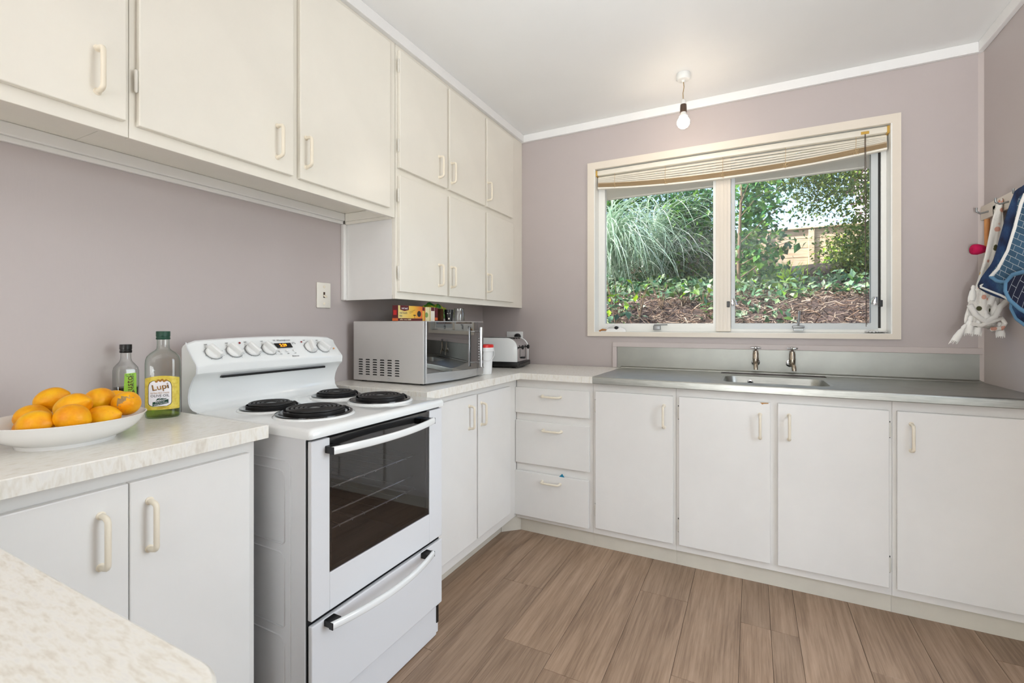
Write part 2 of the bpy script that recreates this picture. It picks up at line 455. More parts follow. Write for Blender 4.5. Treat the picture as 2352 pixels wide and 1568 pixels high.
# ------------------------------------------------------------------ the room
RX, RY, RZ = 2.7096, -6.0, 2.485
WX0, WX1, WZ0, WZ1 = .845, 2.373, 1.118, 2.180
def struct(name, bm, mat, smooth=None, label=None):
    o = ob(name, bm, mat, None, smooth); o['kind'] = 'structure'
    if label: o['label'] = label
    return o
flo = struct('floor', box(-.1, RX + .1, RY - .1, .12, -.05, -.002), 'floor_joint', label='brown oak vinyl plank floor')
seams = [.535, .733, .928, 1.12, 1.315, 1.512, 1.713, 1.817, 1.91, 2.11, 2.31, 2.51, RX]
butts = {0: [-1.58], 1: [-1.04], 2: [-1.405], 3: [-1.477], 4: [-.85], 5: [-1.31], 6: [-.895], 7: [-.895], 8: [-1.75], 9: [-.985], 10: [-1.45], 11: [-.72]}
cols = [(.0, .14), (.14, .337), (.337, .535)] + list(zip(seams, seams[1:]))
for ci, (a, b) in enumerate(cols):
    start = butts.get(ci - 3, [-.7])[0]
    ys = [0.0]; y = start
    while y > RY: ys.append(y); y -= 1.22
    ys.append(RY)
    for y1, y0 in zip(ys, ys[1:]):
        ob('plank', box(a + .0006, b - .0006, y0 + .0006, y1 - .0006, -.003, 0, .0008, 1), 'vinyl_plank', flo)
struct('ceiling', box(-.1, RX + .1, RY - .1, .12, RZ, RZ + .08), 'ceiling_paint', label='plain white painted ceiling')
struct('wall_left', box(-.1, 0, RY - .1, .12, -.002, RZ), 'wall_paint', label='mauve grey wall behind the stove')
bm = bmesh.new()
for q in [(0, WX0, 0, RZ), (WX1, RX, 0, RZ), (WX0, WX1, 0, WZ0), (WX0, WX1, WZ1, RZ)]:
    box(q[0], q[1], 0, .12, q[2], q[3], bm=bm)
struct('wall_back', bm, 'wall_paint', label='mauve grey wall around the kitchen window')
bm = bmesh.new()
for q in [(RY, -2.20, 0, RZ), (-1.20, .12, 0, RZ), (-2.20, -1.20, 2.1, RZ)]:
    box(RX, RX + .1, q[0], q[1], q[2], q[3], bm=bm)
struct('wall_right', bm, 'wall_paint', label='mauve grey wall on the right with the hook rail')
bm = bmesh.new()
for q in [(0, .2, 0, RZ), (2.5, RX, 0, RZ), (.2, 2.5, 1.16, RZ)]:
    box(q[0], q[1], RY - .1, RY, q[2], q[3], bm=bm)
struct('wall_front', bm, 'rear_paint', label='off white wall behind the camera')  # unseen wall, kept white so it bounces more light forward
# cornices: flat boards at the ceiling
struct('trim_1', box(.3213, RX, -.022, 0, 2.4356, RZ, .003), 'cornice_paint', label='white cornice above the window wall')
struct('trim_2', box(RX - .022, RX, RY, -.022, 2.4356, RZ, .003), 'cornice_paint', label='white cornice above the right wall')
struct('trim_3', box(.3213, .345, RY, -.022, 2.4356, RZ, .003), 'cornice_paint', label='white cornice above the upper cupboards')
# small bead down the right corner
struct('trim_4', prism([(RX, 0), (RX, -.016), (RX - .006, -.008), (RX - .016, 0)], 2, .9, 2.4356), 'trim_mauve', 30, 'painted corner bead beside the hook rail')
# mauve batten around the steel splashback
bm = box(.966, RX, -.012, 0, 1.031, 1.0605, .002)
box(.966, .992, -.012, 0, .9, 1.031, .002, bm=bm)
struct('trim_5', bm, 'trim_mauve', label='mauve batten around the steel splashback')
# battens against the wall under the upper cupboards
bm = box(.0, .022, -3.4, -1.318, 1.665, 1.70, .003); box(.0, .012, -3.4, -1.318, 1.650, 1.665, .002, bm=bm)
box(.0, .022, -1.325, -1.306, 1.2866, 1.65, .004, bm=bm)
struct('trim_6', bm, 'frame_paint', label='cream batten under the upper cupboards')
struct('baseboard_right', box(RX - .012, RX, -1.20, -.56, 0, .07, .003), 'frame_paint', label='white skirting on the right wall')

# ---- kitchen window
win = empty('window_1', ((WX0 + WX1) / 2, .06, WZ0), 'white framed kitchen window with two panes and raised blind', kind='structure')
ob('architrave', rect_frame(.8016, 2.4073, 1.097, 2.2163, WX0, WX1, WZ0 + .006, WZ1 - .008, -.016, 0), 'window_cream', win)
ob('reveal', rect_frame(WX0 - .004, WX1 + .004, WZ0 - .004, WZ1 + .004, WX0 + .006, WX1 - .006, WZ0 + .008, WZ1 - .006, -.014, .118), 'alu_white', win)
ob('outer_frame', rect_frame(WX0 + .006, WX1 - .006, WZ0 + .008, WZ1 - .006, WX0 + .03, WX1 - .028, WZ0 + .034, WZ1 - .03, .075, .118), 'alu_white', win)
# fixed light on the left
fx = ob('fixed_frame', rect_frame(.872, 1.563, 1.150, 2.152, .893, 1.548, 1.178, 2.135, .07, .11), 'alu_white', win)
ob('pane', box(.888, 1.553, .088, .092, 1.173, 2.14), 'window_glass', fx)
ob('gasket', rect_frame(.889, 1.552, 1.174, 2.139, .893, 1.548, 1.178, 2.135, .086, .0875), 'black_rubber', fx)
mu = ob('mullion', box(1.563, 1.643, .06, .116, 1.13, 2.165, .002), 'window_cream', win)
for gx in (1.583, 1.603, 1.622): ob('groove_bead', box(gx - .0035, gx + .0035, .0575, .061, 1.14, 2.16, .001), 'window_cream', mu)
# opening sash on the right, standing a little ajar at its right-hand stile
sash = empty('opening_sash', (1.645, .09, 1.15)); sash.parent = win; sash.location = Vector((1.645, .09, 1.15)) - ORG[win.name]
ob('sash_frame', rect_frame(1.645, 2.332, 1.145, 2.152, 1.665, 2.303, 1.178, 2.135, .07, .108), 'alu_grey', sash)
ob('pane', box(1.66, 2.308, .088, .092, 1.173, 2.14), 'window_glass', sash)
ob('gasket', rect_frame(1.661, 2.307, 1.174, 2.139, 1.666, 2.302, 1.179, 2.134, .0855, .087), 'black_rubber', sash)
ob('shadow_gap', box(2.333, 2.3445, .09, .112, 1.15, 2.15), 'dark_gap', win)
# catches and stays
def latch(x, z, mir):
    t = ob('window_catch', join(box(x - .009, x + .009, .052, .062, z - .022, z + .022, .002), tube([(x + mir * .004, .05, z + .018), (x + mir * .016, .04, z + .004), (x + mir * .02, .04, z - .018)], .005, 8)), 'chrome', win, 40)
    ob('keeper', box(x - mir * .022 - .008, x - mir * .022 + .008, .05, .064, z - .03, z + .004, .002), 'black_plastic', t)
latch(1.652, 1.302, 1); latch(2.318, 1.292, -1)
st = ob('window_stay', join(box(1.205, 1.248, .045, .072, 1.138, 1.165, .003), tube([(1.21, .05, 1.168), (1.29, .052, 1.170)], .004, 6)), 'galvanised', win, 40)
st = ob('window_stay', join(box(1.95, 2.008, .05, .07, 1.152, 1.164, .003), tube([(1.978, .06, 1.16), (1.983, .07, 1.20), (1.986, .072, 1.245)], .0055, 8)), 'galvanised', win, 40)
ob('stay_plate', box(1.955, 2.003, .04, .062, 1.136, 1.150, .003), 'alu_grey', win)

# ---- glazing added out of view to let the fill lights in
w2 = empty('added_window_2', (1.35, RY - .05, 0), 'low glazing added at the far end of the room for fill light', kind='structure')
ob('frame', rect_frame(.2, 2.5, 0, 1.16, .26, 2.44, .06, 1.10, RY - .09, RY - .03), 'alu_white', w2)
ob('mullion', box(1.32, 1.38, RY - .09, RY - .03, .06, 1.10), 'alu_white', w2)
ob('pane', box(.26, 1.32, RY - .062, RY - .058, .06, 1.10), 'window_glass', w2)
ob('pane', box(1.38, 2.44, RY - .062, RY - .058, .06, 1.10), 'window_glass', w2)
w3 = empty('added_door_1', (RX + .05, -1.70, 0), 'glazed door added in the right wall for fill light', kind='structure')
ob('frame', swapxy(rect_frame(-2.20, -1.20, 0, 2.1, -2.14, -1.26, .10, 2.04, RX + .02, RX + .08)), 'alu_white', w3)
ob('pane', box(RX + .048, RX + .052, -2.14, -1.26, .10, 2.04), 'window_glass', w3)
# two lamp bodies added behind the camera around the ceiling fill lights
ul = empty('added_floor_lamp', (1.80, -5.1, 0), 'white bowl uplighter added at the far end of the room for fill light', 'lamp')
ob('base', lathe([(.14, 0), (.14, .015), (.02, .03)], 32, (1.80, -5.1, 0)), 'white_metal', ul, 40)
ob('pole', lathe([(.012, .03), (.012, .96)], 16, (1.80, -5.1, 0)), 'white_metal', ul, 40)
ob('bowl', lathe([(.012, .95), (.10, .955), (.22, .98), (.28, 1.08), (.30, 1.18), (.295, 1.18), (.272, 1.08), (.215, .985), (.10, .962), (.001, .96)], 40, (1.80, -5.1, 0), caps=False), 'white_metal', ul, 40)
ul = empty('added_spot_lamp', (1.79, -3.66, 0), 'white spot lamp added behind the camera to brighten the ceiling', 'lamp')
ob('base', lathe([(.13, 0), (.13, .015), (.02, .03)], 32, (1.79, -3.66, 0)), 'white_metal', ul, 40)
ob('pole', lathe([(.011, .03), (.011, .80)], 16, (1.79, -3.66, 0)), 'white_metal', ul, 40)
hd = lathe([(.03, -.16), (.06, -.15), (.105, -.02), (.115, 0), (.110, 0), (.10, -.02), (.055, -.14), (.001, -.14)], 32, caps=False)
sd = (Vector((1.92, -1.50, 2.485)) - Vector((1.80, -3.55, .95))).normalized()
xf(hd, Matrix.Translation(Vector((1.80, -3.55, .95)) - sd * .02) @ sd.to_track_quat('Z', 'Y').to_matrix().to_4x4())
ob('head', hd, 'white_metal', ul, 40)

# ------------------------------------------------------------------ cupboards
def handle_mesh():
    r = .0058; L = .105; d = .03
    pts = [(0, 0, -L / 2), (d * .55, 0, -L / 2 + .001)]
    for i in range(5):
        a = i / 4 * PI / 2
        pts.append((d - .010 + .010 * math.sin(a), 0, -L / 2 + .012 - .010 * math.cos(a)))
    pts += [(p[0], 0, -p[2]) for p in pts[::-1]]
    bm = tube(pts, r, 10)
    for s in (-1, 1): merge(bm, xf(lathe([(.0085, 0), (.0085, .002), (.006, .004)], 12), Matrix.Translation((0, 0, s * L / 2)) @ Matrix.Rotation(PI / 2, 4, 'Y')))
    me = bpy.data.meshes.new('handle'); bm.to_mesh(me); bm.free(); setmat(me, 'cream_plastic'); shade(me, 50); return me
HM = handle_mesh()
def hinge_mesh():
    bm = lathe([(.0015, -.03), (.004, -.027), (.0045, .027), (.0015, .03)], 10)
    me = bpy.data.meshes.new('hinge'); bm.to_mesh(me); bm.free(); setmat(me, 'hinge_white'); shade(me, 40); return me
HG = hinge_mesh()
DT = .018
def door_x(root, fx, y0, y1, z0, z1, mat, hy=None, hz=None, hinge=None, name='door'):
    """door on a face that looks along +x; fx is its outer face"""
    d = ob(name, box(fx - DT, fx, y0, y1, z0, z1, .0025), mat, root)
    if hy is not None: inst('handle', HM, (fx, hy, hz), (0, 0, 0), d)
    for (yy, zz) in hinge or []: inst('hinge', HG, (fx - .006, yy, zz), (0, 0, 0), d)
    return d
def door_y(root, fy, x0, x1, z0, z1, mat, hx=None, hz=None, flat=False, hinge=None, name='door', jut=0):
    d = ob(name, box(x0, x1, fy - jut, fy + DT - jut, z0, z1, .0025), mat, root)
    if hx is not None: inst('handle', HM, (hx, fy - jut, hz), (PI / 2, 0, -PI / 2) if flat else (0, 0, -PI / 2), d)
    for (xx, zz) in hinge or []:
        h = inst('hinge', HG, (xx, fy + .01, zz), (0, 0, 0), d)
        ob('hinge_recess', box(xx - .003, xx + .003, fy + .0155, fy + .0175, zz - .034, zz + .034), 'dark_gap', d)
    return d
XU = .3213
def carcass_x(root, x1, y0, y1, z0, z1, mat, recess=0, ft=.02, open_bottom=True):
    """box body behind a face frame"""
    bm = box(.001, x1 - ft, y0, y1, z0 + recess, z1)
    ob('carcass', bm, mat, root)
def face_x(root, x1, y0, y1, z0, z1, cells, mat, ft=.02):
    """face frame in the yz plane with rectangular openings (closed behind by the carcass)"""
    bm = box(x1 - ft, x1, y0, y1, z0, z1, .0015)
    ob('face_frame', bm, mat, root)

# upper cupboards over the counter, left of the tall one
c1 = empty('wall_cupboard', (.16, -2.86, 1.651), 'cream upper cupboard at the far left, its handle near its right edge', 'cupboard', 'cream wall cupboards')
carcass_x(c1, XU, -3.4, -2.3205, 1.651, 2.4856, 'cabinet_paint_cream', .049)
face_x(c1, XU, -3.4, -2.3205, 1.651, 2.4856, None, 'cabinet_paint_cream')
door_x(c1, XU + DT, -2.792, -2.3322, 1.687, 2.4115, 'cabinet_paint_cream', -2.392, 1.787)
door_x(c1, XU + DT, -3.27, -2.81, 1.687, 2.4115, 'cabinet_paint_cream', -3.20, 1.787)
c2 = empty('wall_cupboard', (.16, -1.81, 1.651), 'cream upper cupboard with two wide doors above the stove', 'cupboard', 'cream wall cupboards')
carcass_x(c2, XU, -2.3195, -1.3150, 1.651, 2.4856, 'cabinet_paint_cream', .049)
face_x(c2, XU, -2.3195, -1.3085, 1.651, 2.4856, None, 'cabinet_paint_cream')
door_x(c2, XU + DT, -2.3046, -1.8449, 1.685, 2.4115, 'cabinet_paint_cream', -1.908, 1.782, [(-2.309, 1.80), (-2.309, 2.30)])
door_x(c2, XU + DT, -1.8186, -1.3576, 1.684, 2.4115, 'cabinet_paint_cream', -1.795, 1.782)
ob('soffit_cleat', join(box(.022, XU - .02, -1.3200, -1.3085, 1.662, 1.70, .003), box(.022, XU - .02, -1.3160, -1.3085, 1.648, 1.662, .002)), 'cabinet_paint_cream', c2)
c3 = empty('wall_cupboard', (.16, -.65, 1.2866), 'tall cream corner cupboard with six small doors above the microwave', 'cupboard', 'cream wall cupboards')
carcass_x(c3, XU, -1.305, -.0005, 1.2866, 2.4856, 'cabinet_paint_cream', .018)
face_x(c3, XU, -1.305, -.0005, 1.2866, 2.4856, None, 'cabinet_paint_cream')
ob('side_strip', box(.0005, .3008, -1.3062, -1.305, 1.2866, 1.648), 'cabinet_paint', c3)
DY = [(-1.2948, -.925), (-.9052, -.5354), (-.5148, -.1635)]
HY = [-.999, -.890, -.508]
for i, (a, b) in enumerate(DY):
    hg = [(a - .004, 2.34), (a - .004, 1.98)] if i == 0 else None
    door_x(c3, XU + DT, a, b, 1.879, 2.4115, 'cabinet_paint_cream', HY[i], 1.97, hg)
    hg = [(a - .004, 1.755), (a - .004, 1.405)] if i == 0 else None
    door_x(c3, XU + DT, a, b, 1.3195, 1.846, 'cabinet_paint_cream', HY[i], 1.42, hg)

# base cupboards
XF, YF = .557, -.557        # face frames
def base_x(name, y0, y1, label, toe=(.49, .075), y1c=None):
    root = empty(name, (.28, (y0 + y1) / 2, 0), label, 'cupboard', 'white base cupboards')
    ob('carcass', box(.001, XF - .02, y0, y1 if y1c is None else y1c, .09, .865), 'cabinet_paint', root)
    ob('face_frame', box(XF - .02, XF, y0, y1, .083, .865, .0015), 'frame_paint', root)
    ob('toe_kick', box(toe[0] - .02, toe[0] + .002, y0, y1 if y1c is None else -.62, 0, .0895), 'toe_paint', root)
    return root
b1 = base_x('base_cupboard', -3.4, -2.137, 'white base cupboard with two doors under the fruit bowl counter')
door_x(b1, XF + DT, -2.428, -2.1597, .115, .8315, 'cabinet_paint', -2.392, .730)
door_x(b1, XF + DT, -2.70, -2.4298, .115, .8315, 'cabinet_paint', -2.478, .728)
b2 = base_x('base_cupboard', -1.44, -.5585, 'white base cupboard with two narrow doors under the microwave', y1c=-.56)
door_x(b2, XF + DT, -1.40, -1.0165, .135, .835, 'cabinet_paint', -1.087, .736)
door_x(b2, XF + DT, -1.0050, -.6650, .135, .832, 'cabinet_paint', -.977, .735)
def base_y(x0, x1, label, xc0=None, toe0=None):
    root = empty('base_cupboard', ((x0 + x1) / 2, -.28, 0), label, 'cupboard', 'white base cupboards')
    xa = xc0 if xc0 is not None else x0
    ob('carcass', join(box(xa, xa + .016, YF + .02, -.001, .09, .863), box(x1 - .016, x1, YF + .02, -.001, .09, .863), box(xa + .016, x1 - .016, YF + .02, -.001, .09, .106), box(xa + .016, x1 - .016, -.012, -.001, .106, .863)), 'cabinet_paint', root)
    ob('face_frame', box(x0, x1, YF, YF + .02, .0735, .8635, .0015), 'frame_paint', root)
    ob('toe_kick', box(toe0 or x0, x1, -.541, -.52, 0, .0895), 'toe_paint', root)
    return root
b3 = base_y(.5575, 1.009, 'white base unit with three drawers in the corner beside the narrow doors', toe0=.578)
ob('toe_corner', prism([(.494, -.6209), (.5775, -.541), (.578, -.52), (.56, -.52), (.494, -.60)], 2, 0, .0895), 'toe_paint', b3)
door_y(b3, -.575, .558, .993, .675, .8185, 'cabinet_paint', .780, .777, True, name='drawer_front')
door_y(b3, -.575, .560, .993, .3935, .6335, 'cabinet_paint', .785, .591, True, name='drawer_front')
door_y(b3, -.575, .5555, .990, .098, .3485, 'cabinet_paint', .779, .308, True, name='drawer_front', jut=.003)
b4 = base_y(1.0095, 1.4255, 'white single door base cupboard between the drawers and the sink')
door_y(b4, -.575, 1.0253, 1.4125, .109, .8235, 'cabinet_paint', 1.371, .722, hinge=[(1.0225, .745), (1.0225, .20)])
b5 = base_y(1.426, 2.2568, 'white double door base cupboard under the sink')
d2 = door_y(b5, -.575, 1.4396, 1.8256, .109, .8235, 'cabinet_paint', 1.785, .716, hinge=[(1.4365, .745), (1.4365, .20)])
d3 = door_y(b5, -.575, 1.8538, 2.2449, .109, .8235, 'cabinet_paint', 1.897, .722, hinge=[(2.248, .745), (2.248, .20)])
ob('paint_chip', prism([(1.783, .8215), (1.818, .8225), (1.818, .8185), (1.800, .8165), (1.793, .8135), (1.789, .8185)], 1, -.5756, -.5748), 'raw_wood', d2)
b6 = base_y(2.2573, RX - .0005, 'white wide door base cupboard against the right wall')
door_y(b6, -.575, 2.2698, 2.695, .109, .8235, 'cabinet_paint', 2.314, .724)
# peninsula base (mostly under the near worktop)
b7 = empty('peninsula_cupboard', (1.0, -3.05, 0), 'white base cupboard under the near worktop', 'cupboard')
ob('carcass', box(.62, 1.36, -3.38, -2.76, .09, .865), 'cabinet_paint', b7)
ob('toe_kick', box(.62, 1.31, -3.34, -2.80, 0, .09), 'toe_paint', b7)

# ------------------------------------------------------------------ worktops
def worktop(name, poly, z0, z1, label, mat='laminate_y', edges=(), bev=.0015, group=None):
    root = empty(name, (sum(p[0] for p in poly) / len(poly), sum(p[1] for p in poly) / len(poly), z0), label, 'worktop', group)
    ob('top', prism(poly, 2, z0, z1, bev, 1), mat, root)
    for e in edges: ob('edge_strip', box(*e[:6], .0008, 1), 'laminate_edge', root)
    return root
worktop('worktop', [(.0005, -3.4), (.5985, -3.4), (.5985, -2.1255), (.0005, -2.1255)], .8655, .9, 'pale mottled laminate worktop with the fruit bowl on it',
        'laminate_y', [(.5985, .6, -2.72, -2.1245, .8655, .8992), (.02, .6, -2.1255, -2.1245, .8655, .8992)])
worktop('worktop', [(.0005, -1.436), (.5985, -1.436), (.5985, -.6505), (.6, -.5985), (1.0175, -.5985), (1.0175, -.0125), (.0005, -.0125)], .8655, .9,
        'pale mottled laminate corner worktop under the microwave and toaster', 'laminate_y',
        [(.5985, .6, -1.4365, -.602, .8655, .8992), (.6015, 1.0175, -.6, -.5985, .8655, .8992), (.02, .6, -1.4375, -1.436, .8655, .8992)])
def rounded(x0, x1, y0, y1, r, corners):
    pts = []
    for cx, cy, a0, key in ((x1 - r, y1 - r, 0, 'tr'), (x0 + r, y1 - r, 90, 'tl'), (x0 + r, y0 + r, 180, 'bl'), (x1 - r, y0 + r, 270, 'br')):
        if key in corners:
            for i in range(9):
                a = math.radians(a0 + i * 90 / 8); pts.append((cx + r * math.cos(a), cy + r * math.sin(a)))
        else:
            pts.append(({'tr': (x1, y1), 'tl': (x0, y1), 'bl': (x0, y0), 'br': (x1, y0)})[key])
    return pts
worktop('worktop', rounded(.6015, 1.418, -3.4, -2.72, .055, ('tr', 'br')), .8655, .9, 'pale laminate worktop with a rounded corner in the near foreground', 'laminate_x', bev=.003)

# steel sink bench: top with a hole, folded front edge, bowl
sb = empty('sink_bench', (1.86, -.3, .865), 'stainless steel sink bench with splashback below the window', 'sink')
SX0, SX1 = 1.0185, RX - .0005
sx0, sx1, sy0, sy1 = 1.628, 2.062, -.50, -.195
def super_rect(x0, x1, y0, y1, r, n=6):
    return rounded(x0, x1, y0, y1, r, ('tr', 'tl', 'bl', 'br'))
bm = bmesh.new()
hole = [bm.verts.new((x, y, .898)) for x, y in super_rect(sx0, sx1, sy0, sy1, .055)]
rimv = [bm.verts.new((x, y, .9005)) for x, y in super_rect(sx0 - .012, sx1 + .012, sy0 - .012, sy1 + .012, .062)]
n = len(hole)
for i in range(n): bm.faces.new((hole[i], hole[(i + 1) % n], rimv[(i + 1) % n], rimv[i]))
# outer loop sampled to match
cx, cy = (sx0 + sx1) / 2, (sy0 + sy1) / 2
outer = []; QX0, QX1 = sx0 - .03, sx1 + .03
for v in rimv:
    d = Vector((v.co.x - cx, v.co.y - cy)); tx = ((QX1 if d.x > 0 else QX0) - cx) / d.x if abs(d.x) > 1e-9 else 1e9
    ty = ((-.0135 if d.y > 0 else -.590) - cy) / d.y if abs(d.y) > 1e-9 else 1e9
    t = min(tx, ty); outer.append(bm.verts.new((cx + d.x * t, cy + d.y * t, .9005)))
for i in range(n): bm.faces.new((rimv[i], rimv[(i + 1) % n], outer[(i + 1) % n], outer[i]))
for q in [(QX0, -.590), (QX1, -.590), (QX1, -.0135), (QX0, -.0135)]:      # corner fans
    nv = bm.verts.new((q[0], q[1], .9005))
    ds = sorted(range(n), key=lambda i: min((outer[i].co - nv.co).length, (outer[(i + 1) % n].co - nv.co).length) + max((outer[i].co - nv.co).length, (outer[(i + 1) % n].co - nv.co).length))
    for i in ds:
        a, b = outer[i], outer[(i + 1) % n]
        onx = lambda v: abs(v.co.x - q[0]) < 1e-4; ony = lambda v: abs(v.co.y - q[1]) < 1e-4
        if (onx(a) and ony(b)) or (ony(a) and onx(b)):
            bm.faces.new((a, b, nv)); break
for a_, b_ in ((SX0, QX0), (QX1, SX1)): bm.faces.new([bm.verts.new(p) for p in ((a_, -.590, .9005), (b_, -.590, .9005), (b_, -.0135, .9005), (a_, -.0135, .9005))])
bmesh.ops.recalc_face_normals(bm, faces=bm.faces)
for f in bm.faces:
    if f.normal.z < 0: f.normal_flip()
if sum(f.normal.z for f in bm.faces) < 0: bmesh.ops.reverse_faces(bm, faces=bm.faces)
ob('bench_top', bm, 'steel', sb)
pr = [(-.590, .9005), (-.596, .8995), (-.5995, .896), (-.600, .892), (-.600, .867), (-.597, .864), (-.585, .864), (-.585, .8985), (-.590, .8985)]
ob('front_edge', prism(pr, 0, SX0, SX1), 'steel', sb, 40)
ob('splashback', box(.9935, SX1, -.0035, -.0005, .8985, 1.0305), 'steel_splash', sb)
ob('back_lip', prism([(-.0035, .9005), (-.020, .9005), (-.018, .905), (-.009, .9065), (-.0035, .9115)], 0, SX0, SX1), 'steel', sb, 50)
rings = []
for z, k in ((.8985, 0), (.885, .004), (.80, .012), (.745, .022), (.735, .045)):
    rings.append([(x, y, z) for x, y in super_rect(sx0 + k, sx1 - k, sy0 + k, sy1 - k, .055 + k * .3)])
bm = loft(rings, caps=False); bm.faces.new([v for v in bm.verts][-n:])
bmesh.ops.recalc_face_normals(bm, faces=bm.faces); bmesh.ops.reverse_faces(bm, faces=bm.faces)
bowl_o = ob('sink_bowl', bm, 'steel', sb, 40)
ov = ob('overflow', xf(lathe([(.014, 0), (.014, .003), (.009, .004), (.008, .001)], 20), Matrix.Translation((1.745, sy1 - .0085, .868)) @ Matrix.Rotation(PI / 2, 4, 'X')), 'chrome', bowl_o, 40)
ob('overflow_hole', xf(lathe([(.008, 0), (.008, .0012)], 16), Matrix.Translation((1.745, sy1 - .0112, .868)) @ Matrix.Rotation(PI / 2, 4, 'X')), 'dark_gap', ov)
ob('drain', lathe([(.035, .7355), (.035, .738), (.02, .7375), (.018, .7365)], 24, ((sx0 + sx1) / 2, (sy0 + sy1) / 2, 0)), 'chrome', bowl_o, 40)

# taps on the splashback
def tap(x, label, turn):
    root = empty('tap', (0, 0, 0), label, 'tap', 'bib taps', rot=(0, 0, turn)); root.location = (x, -.0035, .962)
    ob('flange', xf(lathe([(.021, 0), (.021, .003), (.017, .006), (.010, .008)], 28), Matrix.Rotation(PI / 2, 4, 'X')), 'chrome', root, 40)
    # body: horizontal shank, upright barrel, downturned spout
    b = xf(lathe([(.010, 0), (.010, .045)], 20), Matrix.Translation((0, -.003, 0)) @ Matrix.Rotation(PI / 2, 4, 'X'))
    merge(b, lathe([(.006, -.014), (.012, -.012), (.0145, 0), (.0145, .020), (.0155, .021), (.0155, .026), (.014, .028), (.0145, .05), (.0125, .058), (.0125, .064), (.006, .066)], 24, (0, -.045, 0)))
    ob('body', b, 'old_chrome', root, 40)
    ob('spout', tube([(0, -.045, -.002), (0, -.06, -.006), (0, -.074, -.014), (0, -.080, -.026), (0, -.081, -.036)], [.010, .0105, .0105, .010, .0105], 16), 'old_chrome', root, 50)
    ob('spindle', lathe([(.005, .064), (.005, .078)], 14, (0, -.045, 0)), 'brass_brown', root, 40)
    h = lathe([(.009, .074), (.0105, .078), (.0105, .084), (.007, .088), (.002, .0895)], 20, (0, -.045, 0))
    for s in (-1, 1):
        merge(h, tube([(0, -.045, .081), (s * .014, -.045, .081), (s * .026, -.045, .0815)], [.005, .0055, .0035], 10))
        merge(h, tube([(0, -.045, .081), (0, -.045 + s * .014, .081), (0, -.045 + s * .026, .0815)], [.005, .0055, .0035], 10))
    ob('cross_handle', h, 'chrome', root, 50)
tap(1.771, 'chrome tap with cross handle on the splashback, left of the pair', 0)
tap(1.936, 'chrome tap with cross handle on the splashback, right of the pair', math.radians(10))
# scrap sticking out of the bottom drawer
o = ob('paper_scrap', prism([(.822, .345), (.858, .345), (.842, .366)], 1, -.5768, -.5755), 'paper_blue'); tag(o, 'small blue paper corner poking out above the bottom drawer', 'paper')

# ------------------------------------------------------------------ stove
ST0, ST1 = -2.088, -1.497       # left and right sides (y)
sv = empty('stove', (.41, (ST0 + ST1) / 2, 0), 'white freestanding electric stove with four black coil burners', 'stove')
# body: two sides, back, bottom, oven liner
bd = ob('body', join(box(.12, .697, ST0, ST0 + .012, .012, .8665, .002), box(.12, .697, ST1 - .012, ST1, .012, .8665, .002), box(.12, .135, ST0 + .011, ST1 - .011, .012, .8665), box(.13, .69, ST0 + .011, ST1 - .011, .37, .385), box(.13, .69, ST0 + .011, ST1 - .011, .845, .86)), 'white_metal', sv)
# pressed ridges on the left side
def ridge(pts): return tube([(x, ST0 - .0004, z) for x, z in pts], .0022, 6)
bm = ridge([(.14, .797), (.62, .797), (.634, .792), (.640, .780), (.640, .03)])
for z1, z0 in ((.770, .569), (.544, .340), (.314, .11)):
    merge(bm, ridge([(.14, z1), (.595, z1), (.609, z1 - .005), (.615, z1 - .017), (.615, z0 + .006), (.608, z0), (.14, z0)]))
ob('pressed_ridge', bm, 'white_metal', bd, 60)
ob('front_surround', join(box(.697, .703, ST0 + .004, ST1 - .004, .84, .865), box(.697, .7005, ST0 + .002, ST0 + .013, .05, .86), box(.697, .7005, ST1 - .013, ST1 - .002, .05, .86), box(.697, .701, ST0 + .004, ST1 - .004, .36, .395)), 'black_plastic', sv)
lin_o = ob('oven_liner', join(box(.20, .21, -2.02, -1.565, .40, .845), box(.20, .69, -2.025, -2.015, .40, .845), box(.20, .69, -1.57, -1.56, .40, .845), box(.20, .69, -2.02, -1.565, .40, .41), box(.20, .69, -2.02, -1.565, .838, .845)), 'oven_grey', sv)
for zz, nn in ((.695, 9), (.622, 0), (.574, 9)):
    bm = tube([(.66, -2.012, zz), (.66, -1.573, zz)], .0032, 8)
    merge(bm, tube([(.23, -2.012, zz), (.23, -1.573, zz)], .0032, 8))
    for q in range(nn): merge(bm, tube([(.23, -1.99 + q * .05, zz + .003), (.66, -1.99 + q * .05, zz + .003), (.664, -1.99 + q * .05, zz - .004)], .0017, 6))
    ob('oven_rack', bm, 'chrome', lin_o, 60)
# door
dr = empty('oven_door', (.71, (ST0 + ST1) / 2, .38)); dr.parent = sv; dr.location = Vector(dr.location) - ORG[sv.name]
DX = .7165
fr = rect_frame(ST0 + .004, ST1 - .003, .381, .862, -2.0235, -1.5755, .485, .93, .7015, DX)
